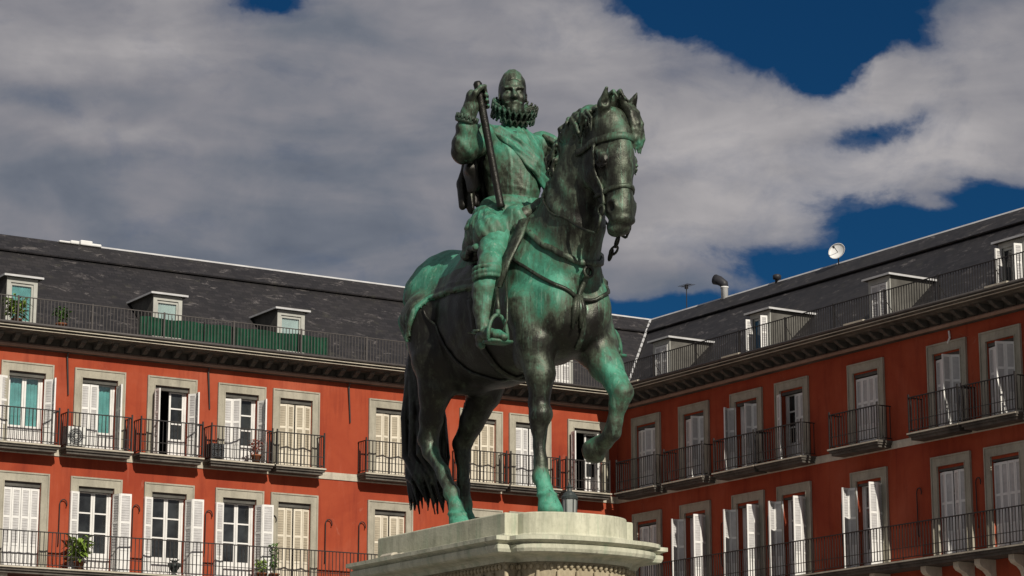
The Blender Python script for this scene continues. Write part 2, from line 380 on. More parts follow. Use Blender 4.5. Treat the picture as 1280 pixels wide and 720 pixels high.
def wing(side, length, ucs, dorms):
    s = 1 if side == 'L' else -1
    ang = atan2(DL.y, DL.x) if side == 'L' else atan2(-DR.y, -DR.x)
    root = empty('red_building', CORNER, ang)
    X = lambda u: s*u
    def sweep(mb, prof, x1):     # closed profile in (y,z), mitred into the inner corner
        n = len(prof); vs = [(s*y, y, z) for y, z in prof]+[(x1, y, z) for y, z in prof]
        mb.add(vs, [(k, (k+1) % n, n+(k+1) % n, n+k) for k in range(n)]+[tuple(range(n-1, -1, -1)), tuple(range(n, 2*n))])
    XE = X(length)
    # wall with real openings
    w = MB(); rows = [(ZU, 15.33), (ZL, 12.04)]
    us = sorted([0, length]+[u+d for u in ucs for d in (-HW, HW)]); zs = [3.9, ZL, 12.04, ZU, 15.33, 16.2]
    for i in range(len(us)-1):
        hole_col = i % 2 == 1
        for j in range(len(zs)-1):
            if hole_col and j in (1, 3): continue
            w.add([(X(us[i]), 0, zs[j]), (X(us[i+1]), 0, zs[j]), (X(us[i+1]), 0, zs[j+1]), (X(us[i]), 0, zs[j+1])], [(0, 1, 2, 3)])
    for u in ucs:
        for z0, z1 in rows:
            a, b_ = X(u-HW), X(u+HW); D = -.42
            w.add([(a,0,z0),(a,D,z0),(a,D,z1),(a,0,z1)], [(0,1,2,3)]); w.add([(b_,0,z0),(b_,D,z0),(b_,D,z1),(b_,0,z1)], [(0,1,2,3)])
            w.add([(a,0,z1),(a,D,z1),(b_,D,z1),(b_,0,z1)], [(0,1,2,3)]); w.add([(a,0,z0),(a,D,z0),(b_,D,z0),(b_,0,z0)], [(0,1,2,3)])
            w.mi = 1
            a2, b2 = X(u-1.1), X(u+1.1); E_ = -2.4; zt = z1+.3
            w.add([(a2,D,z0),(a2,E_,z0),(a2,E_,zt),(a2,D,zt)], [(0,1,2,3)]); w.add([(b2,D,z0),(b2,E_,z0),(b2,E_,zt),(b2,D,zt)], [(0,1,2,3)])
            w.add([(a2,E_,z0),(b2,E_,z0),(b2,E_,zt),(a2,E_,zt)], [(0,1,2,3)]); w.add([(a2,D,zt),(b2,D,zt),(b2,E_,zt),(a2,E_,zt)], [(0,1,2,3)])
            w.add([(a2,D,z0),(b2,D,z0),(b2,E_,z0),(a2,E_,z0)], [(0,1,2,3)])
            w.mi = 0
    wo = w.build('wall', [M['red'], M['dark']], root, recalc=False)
    # granite arcade below
    ar = MB(); sweep(ar, [(-.6, 3.5), (.06, 3.5), (.06, 3.9), (-.6, 3.9)], XE)
    u = .8
    while u < length: ar.box(X(u), X(u+.7), -.55, .05, 0, 3.5); u += 3.1
    ar.build('arcade', M['granite'], root)
    st = MB(); sweep(st, [(.0, 12.88), (.035, 12.88), (.05, 13.02), (.05, 13.1), (0, 13.1)], XE)
    st.build('string_course', M['band'], root)
    # cornice
    c = MB()
    sweep(c, [(0, 16.02), (.16, 16.02), (.2, 16.06), (.2, 16.12), (.12, 16.16), (.12, 16.36), (.62, 16.38), (.66, 16.42), (.8, 16.43), (.86, 16.5), (.9, 16.5), (.9, 16.56), (0, 16.56), (-1.1, 16.56), (-1.1, 16.2), (0, 16.2)], XE)
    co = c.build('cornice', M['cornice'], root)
    n_ = int((length-.9)/.52); mod = None
    for k in range(n_):
        x = X(1.0+k*.52)
        if mod is None:
            m_ = MB(); m_.prism([(.122, 16.17), (.3, 16.19), (.52, 16.3), (.56, 16.355), (.122, 16.355)], -.075, .075)
            m_.box(-.09, .09, .124, .6, 16.357, 16.374)
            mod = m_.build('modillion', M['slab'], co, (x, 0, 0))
        else: link_copy(mod, co, (x, 0, 0))
    mo = MB(); sweep(mo, [(.203, 16.03), (.235, 16.04), (.235, 16.115), (.203, 16.118)], XE); sweep(mo, [(.121, 16.125), (.15, 16.125), (.15, 16.165), (.121, 16.165)], XE); mo.build('cornice_moulding', M['mould'], co)
    mo = MB(); sweep(mo, [(.803, 16.435), (.845, 16.435), (.845, 16.452), (.803, 16.452)], XE); sweep(mo, [(.902, 16.505), (.925, 16.505), (.925, 16.53), (.902, 16.53)], XE); mo.build('cornice_fillet', M['band'], co)
    gu = MB(); gu.smooth = True; gu.tube([(s*.93, .93, 16.6), (XE, .93, 16.6)], .045, 8); gu.build('gutter', M['rust'], co)
    fl = MB(); sweep(fl, [(-1.2, 16.565), (.88, 16.565), (.88, 16.6), (-1.2, 16.6)], XE); fl.build('terrace_floor', M['slab'], root)
    # roof
    r = MB(); prof = [(-1.0, 16.604), (-1.0, 16.85), (-4.32, 20.0), (-4.22, 19.99), (-4.2, 20.03), (-5.0, 20.7), (-9.0, 17.2), (-9.0, 16.604)]
    sweep(r, prof, XE); ro = r.build('roof', M['slate'], root)
    rd = MB(); sweep(rd, [(-4.955, 20.66), (-5.0, 20.725), (-5.06, 20.66), (-5.04, 20.63), (-4.96, 20.63)], XE if side == 'R' else X(17.0)); rd.build('ridge_flashing', M['metal'], ro)
    if side == 'R':
        vf = MB(); N = 15
        for k in range(N):
            t0, t1 = k/N, (k+.72)/N
            P = [(-1.0-4.0*t, 16.85+3.85*t) for t in (t0, t1)]
            (a0, z0), (a1, z1) = P
            e = .05
            vs = [(-a0-e, a0-e*0-.0, z0+.0), (-a0+e, a0, z0), (-a1+e, a1, z1), (-a1-e, a1, z1)]
            # strip lies in the valley: slightly proud of both slopes
            vf.box(0, 0, 0, 0, 0, 0) if False else vf.tube([(-a0-.02, a0+.02, z0+.04), (-a1-.02, a1+.02, z1+.04)], .045, 6)
        vf.build('valley_flashing', M['metal'], ro)
    # terrace railing
    t = MB(); y = .62; z0, z1 = 16.6, 17.46; q = .009
    t.box(X(y), XE, y-.018, y+.018, z1-.02, z1+.005); t.box(X(y), XE, y-.01, y+.01, z0+.08, z0+.1)
    k = y+.06
    while k < length:
        t.box(X(k)-q, X(k)+q, y-q, y+q, z0+.1, z1-.02); k += .112
    to = t.build('terrace_railing', M['rust' if side == 'L' else 'iron'], root)
    k = y+.1
    post = None
    while k < length:
        if post is None:
            pm = MB(); pm.box(-.022, .022, y-.022, y+.022, z0, z1+.03); pm.box(-.012, .012, y-.5, y-.022, z0, z0+.03)
            pm.tube([(0, y-.02, z0+.6), (0, y-.48, z0+.02)], .01, 5); post = pm.build('post', M['rust' if side == 'L' else 'iron'], to, (X(k), 0, 0))
        else: link_copy(post, to, (X(k), 0, 0))
        k += 2.35
    # dormers
    for (u, wd, st_) in dorms:
        xc = X(u); h0, h1 = 16.604, 18.36; hw = wd/2; yf = -.86
        d = MB()
        # cheeks and body, with an opening in front
        for sx in (-1, 1):
            xa, xb = sorted((xc+sx*hw, xc+sx*(hw-.09)))
            d.prism([(yf, h0), (yf, h1), (-3.0, h1), (-1.02, 16.7), (-1.02, h0)], xa, xb)
        d.box(xc-hw+.09, xc+hw-.09, -3.0, yf-.01, h1-.1, h1)
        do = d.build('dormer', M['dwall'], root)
        rm = MB(); rm.box(xc-hw-.12, xc+hw+.12, -2.85, yf+.16, h1+.002, h1+.05); rm.box(xc-hw-.09, xc+hw+.09, -2.82, yf+.12, h1+.052, h1+.085)
        rm.build('roof', M['dwall'], do)
        ed = MB(); ed.box(xc-hw-.14, xc+hw+.14, yf+.162, yf+.18, h1, h1+.06); 
        for sx in (-1, 1): ed.box(xc+sx*(hw+.122), xc+sx*(hw+.14), -2.9, yf+.16, h1+.0, h1+.06)
        ed.build('gutter', M['metal'], do)
        fm = MB(); y_ = yf+.002
        for sx in (-1, 1):
            xa, xb = sorted((xc+sx*hw, xc+sx*(hw-.13))); fm.box(xa, xb, y_, y_+.03, h0, h1-.004)
        fm.box(xc-hw+.13, xc+hw-.13, y_, y_+.03, h1-.16, h1-.004)
        iw = hw-.13
        for a, b_ in (((-iw, iw),) if st_ in ('teal', 'blind', 'lace') else ((-iw, -.0), (.0, iw))):
            fm.box(xc+a, xc+a+.05, y_-.06, y_-.01, h0, h1-.16); fm.box(xc+b_-.05, xc+b_, y_-.06, y_-.01, h0, h1-.16)
            fm.box(xc+a+.05, xc+b_-.05, y_-.06, y_-.01, h0, h0+.45); fm.box(xc+a+.05, xc+b_-.05, y_-.06, y_-.01, h1-.24, h1-.16)
        fo = fm.build('door_frame', M['frame2'], do)
        pm = MB(); pm.box(xc-iw+.04, xc+iw-.04, y_-.05, y_-.04, h0+.42, h1-.2); pm.build('pane', M['clear' if st_ in ('teal', 'blind', 'lace') else 'bluepane' if st_ == 'blue' else 'glass'], do)
        if st_ in ('teal', 'blind', 'lace'):
            cm = MB(); n = 22; vs = [(xc-iw+.05+(2*iw-.1)*k/n, y_-.07+.008*sin(k*2.1), z) for z in (h0+.05, h1-.2) for k in range(n+1)]
            cm.add(vs, [(k, k+1, n+2+k, n+1+k) for k in range(n)]); cm.build('curtain', M['teal' if st_ == 'teal' else 'palecurtain'], do, recalc=False)
        if st_ in ('closed', 'blue', 'dark', 'louvre'):
            lw = iw-.01; lh = h1-h0-.2
            if st_ in ('closed', 'louvre'):
                leaf('w', lw, lh, do, (xc+iw, y_+.02, h0+.02), pi); leaf('w', lw, lh, do, (xc-iw, y_+.02, h0+.02), 0)
            else:
                leaf('w', lw*.62, lh, do, (xc+iw, y_+.05, h0+.02), pi-radians(100 if st_ == 'blue' else 85)); leaf('w', lw*.62, lh, do, (xc-iw, y_+.05, h0+.02), radians(75))
    return root, X

# closed, zig-zag folded leaves and the various ways of standing open
ZIG = [('L', 17, -17), ('R', 17, -17)]
FLAT = [('L', 1, -1), ('R', 1, -1)]
OUT = [('L', 168, -8), ('R', 100, 176)]
OUT2 = [('L', 165, 155), ('R', 112, 100)]
HALF = [('L', 12, -8), ('R', 118, 100)]
LUC = [1.22, 3.55, 5.46, 8.86, 12.3, 14.2, 16.57, 18.95, 21.27, 23.65, 26.0]
RUC = [1.76, 4.48, 7.3, 9.62, 13.17, 16.76, 18.98, 21.5, 24.2]
left, XL = wing('L', 29.0, LUC, [(21.22, .98, 'teal'), (16.42, .98, 'blind'), (12.1, .98, 'lace'), (1.75, 1.0, 'closed'), (25.9, .98, 'blind')])
tag(left, 'long sunlit red building on the left with slate roof, green netting on its terrace', 'building')
right, XR = wing('R', 27.0, RUC, [(1.5, .98, 'closed'), (7.0, 1.05, 'blue'), (12.9, 1.0, 'louvre'), (18.7, 1.1, 'dark'), (24.6, 1.0, 'closed')])
tag(right, 'shaded dark red building on the right with slate roof and satellite dish', 'building')

# upper row, left wing (far corner first)
cfgU = {0: ([('L', 140, 95), ('R', 20, 75)], 'w', 'openLglass'), 1: (ZIG, 'w', 'glass'), 2: (ZIG, 'c', 'glass'), 3: (ZIG, 'c', 'glass'),
        4: (ZIG, 'c', 'glass'), 5: ([('L', 6, 40), ('R', 112, 75)], 'w', 'glass'), 6: ([('L', 112, 84), ('R', 125, 80)], 'w', 'openLglass'),
        7: ([('L', 8, -6), ('R', 84, 80)], 'w', 'teal'), 8: ([('L', 170, 160), ('R', 135, 80)], 'w', 'teal'), 9: (OUT, 'w', 'glass'), 10: (ZIG, 'w', 'glass')}
cfgL = {0: (ZIG, 'w', 'glass'), 1: (OUT, 'w', 'lace'), 2: (ZIG, 'w', 'glass'), 3: (ZIG, 'c', 'glass'), 4: (ZIG, 'c', 'glass'),
        5: (OUT, 'w', 'glass'), 6: (OUT, 'w', 'glass'), 7: (OUT, 'w', 'glass'), 8: (FLAT, 'w', 'glass'), 9: (OUT, 'w', 'glass'), 10: (FLAT, 'w', 'glass')}
for i, u in enumerate(LUC):
    st, k, gl = cfgU[i]; window(left, XL(u), ZU, 15.61, st, k, gl)
    st, k, gl = cfgL[i]; window(left, XL(u), ZL, 12.32, st, k, gl)
for u in (2.2, 7.75, 13.8, 19.9):
    m = MB(); m.box(XR(u)-.45, XR(u)+.45, .86, .99, 16.61, 16.66); m.build('threshold_slab', M['band'], right)
ru = {0: ([('L', 14, -10), ('R', 10, 30)], 'w', 'glass'), 1: ([('L', 10, -4), ('R', 30, 75)], 'w', 'glass'), 2: ([('L', 150, 60), ('R', 20, 80)], 'w', 'lace'),
      3: ([('L', 60, 20), ('R', 6, -10)], 'w', 'glass'), 4: ([('L', 2, -2), ('R', 4, -4)], 'w', 'glass'), 5: ([('L', 12, 4), ('R', 50, 80)], 'w', 'lace'),
      6: ([('L', 12, 0), ('R', 60, 70)], 'w', 'lace'), 7: (ZIG, 'w', 'glass'), 8: (OUT, 'w', 'glass')}
RO = [('L', 150, 80), ('R', 110, 78)]
rl = {0: (ZIG, 'w', 'glass'), 1: (RO, 'w', 'lace'), 2: (RO, 'w', 'lace'), 3: (RO, 'w', 'glass'), 4: (RO, 'w', 'lace'), 5: (ZIG, 'w', 'glass'), 6: (FLAT, 'w', 'glass'), 7: (ZIG, 'w', 'glass'), 8: (RO, 'w', 'glass')}
for i, u in enumerate(RUC):
    st, k, gl = ru[i]; window(right, XR(u), ZU, 15.66, st, k, gl)
    st, k, gl = rl[i]; window(right, XR(u), ZL, 12.4, st, k, gl)
for a, b_ in ((20.37, 22.6), (18.04, 20.2), (15.7, 17.84), (13.32, 15.5), (11.5, 13.26), (8.1, 10.1), (4.74, 6.6), (2.66, 4.68), (.66, 2.5), (22.72, 24.75), (25.1, 27.2)):
    balcony(left, XL(a), XL(b_), ZU, .62)
for a, b_ in ((.7, 3.0), (3.45, 5.66), (6.2, 8.38), (8.44, 10.75), (12.0, 14.3), (15.6, 17.78), (17.84, 20.1), (20.5, 22.6), (23.2, 25.3)):
    balcony(right, XR(a), XR(b_), ZU, .62)
balcony(left, XL(1.0), XL(28.9), ZL, .85, ends=(True, True), sp=.125)
balcony(right, XR(.02), XR(26.9), ZL, .85, ends=(False, True), sp=.125)
def corbels(root, X, ucs):
    c0 = None
    for u in ucs:
        for d in (-.68, .68):
            if c0 is None:
                m = MB(); m.prism([(.0, 8.62), (.1, 8.62), (.16, 8.72), (.2, 8.84), (.32, 8.95), (.52, 9.03), (.6, 9.12), (.6, 9.255), (0, 9.255)], -.11, .11)
                c0 = m.build('corbel', M['band'], root, (X(u+d), 0, 0))
            else: link_copy(c0, root, (X(u+d), 0, 0))
corbels(left, XL, LUC); corbels(right, XR, RUC)
for root, X, us in ((left, XL, (20.1, 17.76, 15.35, 13.16, 11.2, 10.0, 7.4)), (right, XR, (11.9, 15.3, 17.79, 5.89, 8.31, 3.15, 20.2))):
    for u in us: scroll_hook(root, X(u), 10.2, 11.6)
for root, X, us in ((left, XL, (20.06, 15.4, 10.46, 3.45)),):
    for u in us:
        m = MB(); m.tube([(X(u), .16, 16.0), (X(u)-.02, .06, 15.9), (X(u)-.1, .04, 14.75)], [.03, .03, .022], 6); m.build('shadow_streak_tube', M['iron'], root)  # thin dark tube stands in for a slanting shadow streak below the cornice
# the shared wing wall keeps a light string of cable under the right cornice
m = MB(); m.tube([(XR(16.9), .04, 15.95), (XR(16.95), .06, 15.75), (XR(16.85), .06, 15.6)], .03, 6); m.build('cable_stub', M['wood'], right)

# ------------------------------------------------------------------ things on the buildings
def place(o, root, X, u, y, z, rz=0):
    """puts a top-level thing at wing coordinates"""
    ex = (DL if root is left else -DR); ey = (DR if root is left else DL)
    o.location = CORNER+ex*X(u)+ey*y+Vector((0, 0, z)); o.rotation_euler = (0, 0, root.rotation_euler.z+rz); return o
def ac_unit(root, X, u, y, z, label, dark=False, w=.62, h=.62):
    e = place(empty('air_conditioner'), root, X, u, y, z); tag(e, label, 'air conditioner')
    m = MB(); m.box(-w/2, w/2, -.15, .15, .05, h); m.box(-w/2+.05, -w/2+.12, -.14, .14, 0, .05); m.box(w/2-.12, w/2-.05, -.14, .14, 0, .05)
    m.build('casing', M['acw'] if not dark else M['acd'], e, bevel=.01)
    f = MB(); f.smooth = False; c = (.0 if dark else .03, .155, .05+(h-.05)/2)
    pts = []
    for r_ in ((.24,) if not dark else (.2,)):
        f.add([(c[0]+r_*cos(a*pi/12), c[1], c[2]+r_*sin(a*pi/12)) for a in range(24)], [tuple(range(24))])
    f.build('fan_opening', M['acd'], e)
    h_ = MB(); h_.add([(c[0]+.07*cos(a*pi/6), c[1]+.006, c[2]+.07*sin(a*pi/6)) for a in range(12)], [tuple(range(12))])
    for r_ in (.12, .17, .22): h_.tube([(c[0]+r_*cos(a*pi/12), c[1]+.008, c[2]+r_*sin(a*pi/12)) for a in range(24)], .006, 4, close=True)
    h_.build('fan_grille', M['acw'] if not dark else M['iron'], e)
ac_unit(left, XL, 19.82, .34, ZU, 'white air conditioner with round fan on the balcony at far left')
ac_unit(left, XL, 15.2, .34, ZU, 'small dark air conditioner box on a balcony under an ajar white shutter', True, .46, .5)

def plant(name, root, X, u, y, z, label, pot=(.16, .26), n=60, h=.8, sp=.35, mat='leaf', blade=.22, potm='terra', rnd=1, droop=.5):
    R_ = random.Random(rnd)
    e = place(empty(name), root, X, u, y, z); tag(e, label, 'plant')
    p = MB(); p.smooth = True; p.lathe([(pot[0]*.68, 0), (pot[0]*.98, pot[1]*.85), (pot[0]*1.08, pot[1]*.86), (pot[0]*1.08, pot[1]), (pot[0]*.9, pot[1]), (pot[0]*.85, pot[1]*.9)], n=16); p.build('pot', M[potm], e)
    f = MB()
    for k in range(n):
        a = R_.uniform(0, 2*pi); t = R_.uniform(.15, 1); rr = sp*R_.uniform(.1, 1)*(.4+.6*t)
        b0 = Vector((rr*cos(a)*.6, rr*sin(a)*.6, pot[1]+h*t*.8)); d = Vector((cos(a+R_.uniform(-.6, .6)), sin(a+R_.uniform(-.6, .6)), R_.uniform(-.3, .8))).normalized()
        s_ = d.cross(Vector((0, 0, 1))).normalized()*blade*R_.uniform(.14, .3); L_ = blade*R_.uniform(.7, 1.5)
        mid = b0+d*L_*.55+Vector((0, 0, .02)); tip = b0+d*L_+Vector((0, 0, -droop*blade*R_.uniform(.2, 1)))
        f.add([b0, mid-s_, tip, mid+s_], [(0, 1, 2, 3)])
    for k in range(max(4, n//14)):
        a = R_.uniform(0, 2*pi); f.tube([(0, 0, pot[1]*.85), (.06*cos(a), .06*sin(a), pot[1]+h*.3), (sp*.5*cos(a), sp*.5*sin(a), pot[1]+h*.75)], [.012, .01, .006], 5)
    f.build('foliage', M[mat], e, recalc=False)
plant('potted_palm', left, XL, 19.6, .5, ZL, 'leafy green potted palm on the lower left balcony before an open white shutter', n=110, h=.85, sp=.36, blade=.3, rnd=3, mat='leaf2')
plant('potted_plant', left, XL, 13.62, .5, ZL, 'pale flowering plant in terracotta pot on the lower balcony, between two windows', n=70, h=.45, sp=.3, blade=.16, rnd=5, mat='leaf2')
plant('potted_plant', left, XL, 13.2, .52, ZL, 'tall thin climbing plant in a pot beside a cream shuttered window, lower balcony', n=60, h=1.15, sp=.14, blade=.16, rnd=8)
plant('potted_plant', left, XL, 13.85, .42, ZU, 'red flowering plant on the upper balcony between white and cream shuttered windows', n=70, h=.55, sp=.3, blade=.13, rnd=15, mat='redleaf')
plant('potted_plant', left, XL, 21.75, .2, 16.6, 'bushy terrace plant behind the railing at the top left dormer', n=140, h=.75, sp=.5, blade=.24, rnd=9, mat='leaf2')
plant('potted_plant', left, XL, 20.35, .25, 16.6, 'low green plant right of the teal curtained dormer on the terrace', n=60, h=.55, sp=.24, blade=.2, rnd=12)
e = place(empty('stone_urn'), left, XL, 16.55, .5, ZL); tag(e, 'small dark grey urn with spiky top on the lower left balcony', 'urn')
m = MB(); m.smooth = True; m.lathe([(.12, 0), (.12, .04), (.05, .08), (.09, .14), (.19, .3), (.2, .38), (.15, .4)], n=16); m.build('urn_body', M['lampm'], e)
m = MB()
for k in range(9): a = k*2*pi/9; m.tube([(0, 0, .36), (.08*cos(a), .08*sin(a), .46), (.17*cos(a), .17*sin(a), .5)], [.03, .02, .004], 5)
m.build('spiky_leaves', M['lampm'], e)

e = place(empty('netting_screen'), left, XL, 14.7, .5, 16.6); tag(e, 'dark green netting strung behind the left terrace railing', 'netting')
m = MB(); n = 90; L_ = 6.5
pts = [(-L_/2+L_*k/n, .012*sin(k*.9)+.012*sin(k*.37)) for k in range(n+1)]
vs = [(x, y, .16+.0*x) for x, y in pts]+[(x, y*1.2, .72+.02*sin(x*5)) for x, y in pts]+[(x, y-.004, .16) for x, y in pts]+[(x, y*1.2-.004, .72+.02*sin(x*5)) for x, y in pts]
N = n+1
m.add(vs, [(k, k+1, N+k+1, N+k) for k in range(n)]+[(2*N+k, 3*N+k, 3*N+k+1, 2*N+k+1) for k in range(n)]); m.build('netting', M['green'], e, recalc=False)
m = MB()
st0 = None
for k in range(7):
    if st0 is None: m.tube([(0, .03, 0), (0, .03, .76)], .012, 5); st0 = m.build('stake', M['iron'], e, (-L_/2, 0, 0))
    else: link_copy(st0, e, (-L_/2+L_*k/6, 0, 0))
pass

# roof things, right wing
e = place(empty('satellite_dish'), right, XR, 6.1, -4.9, 20.6); tag(e, 'pale satellite dish on a short mast above the right roof ridge', 'satellite dish')
m = MB(); m.smooth = True; m.tube([(0, 0, 0), (0, 0, .42)], .022, 8); m.build('mast', M['cowl'], e)
m = MB(); m.smooth = True; m.lathe([(.01, .0), (.12, .015), (.22, .05), (.29, .1), (.3, .105), (.22, .062), (.12, .027), (.005, .012)], n=28); d = m.build('reflector', M['dish'], e, (0, 0.02, .44)); dq = (Matrix.Rotation(-e.rotation_euler.z, 3, 'Z') @ Vector((-.5, -.84, .3))).normalized().to_track_quat('Z', 'Y').to_euler(); d.rotation_euler = dq
m = MB(); m.tube([(0, 0, 0), (.02, 0, .3), (.0, 0, .36)], .012, 6); m.box(-.03, .03, -.03, .03, .33, .4); d2 = m.build('feed_arm', M['cowl'], e, (0, .02, .44)); d2.rotation_euler = dq
e = place(empty('chimney_cowl'), right, XR, -.42, -5.0, 20.62, radians(20)); tag(e, 'white flue pipe topped by a tilted black cowl on the right roof ridge', 'chimney cowl')
m = MB(); m.smooth = True; m.lathe([(.13, 0), (.13, .42), (.15, .43), (.15, .47)], n=14); m.build('flue_pipe', M['dish'], e)
m = MB(); m.smooth = True; m.tube([(0, 0, .42), (.02, 0, .58), (.2, 0, .72), (.4, .0, .8)], [.14, .16, .17, .19], 12); m.build('cowl_hood', M['cowl'], e)
e = place(empty('vent_cowl'), right, XR, 2.62, -5.0, 20.62); tag(e, 'small black vent cap on the right roof ridge, between flue and dish', 'vent')
m = MB(); m.smooth = True; m.lathe([(.07, 0), (.07, .16), (.14, .17), (.15, .3), (.1, .34)], n=14); m.build('vent_cap', M['cowl'], e)
e = place(empty('television_antenna'), right, XR, -4.1, -6.0, 20.0); tag(e, 'thin television antenna mast above the corner of the two roofs', 'antenna')
m = MB(); m.tube([(0, 0, 0), (0, 0, 2.0)], .02, 6); m.build('mast', M['cowl'], e)
m = MB(); m.tube([(-.3, 0, 1.95), (.3, 0, 1.95)], .012, 5)
for k in range(6): x = -.28+.11*k; m.tube([(x, -.2, 1.95), (x, .2, 1.95)], .008, 4)
m.box(-.05, .05, -.05, .05, 1.82, 1.98); m.build('aerial', M['cowl'], e)
# left ridge
e = place(empty('roof_vent'), left, XL, 17.7, -5.0, 20.66); tag(e, 'low white plaster vent lump on the left roof ridge', 'vent')
m = MB()
for (x, w_, h_) in ((-.5, .35, .1), (-.15, .42, .17), (.25, .3, .12), (.6, .4, .07)): m.box(x-w_/2, x+w_/2, -.14, .14, 0, h_)
m.build('vent_block', M['dish'], e, bevel=.04)
# ------------------------------------------------------------------ lamp post beyond the pedestal
e = empty('street_lamp', (.965, 42.0, 0)); tag(e, 'grey iron lamp post whose lantern top shows behind the pedestal', 'street lamp')
m = MB(); m.smooth = True; m.lathe([(.32, 0), (.32, .25), (.2, .35), (.16, .9), (.1, 1.1), (.075, 3), (.06, 6.5), (.1, 6.6), (.12, 6.68), (.06, 6.76)], n=16); m.build('post', M['lampm'], e)
m = MB(); m.lathe([(.105, 6.78), (.122, 7.26)], n=10); m.build('lantern_glass', M['frost'], e)
m = MB()
for k in range(6): a = k*pi/3; m.tube([(.11*cos(a), .11*sin(a), 6.76), (.128*cos(a), .128*sin(a), 7.27)], .01, 5)
m.lathe([(.14, 7.25), (.145, 7.29), (.12, 7.31), (.1, 7.35), (.045, 7.38), (.035, 7.43), (.05, 7.45), (.02, 7.5), (.008, 7.55)], n=16); m.build('lantern_cap', M['lampm'], e)
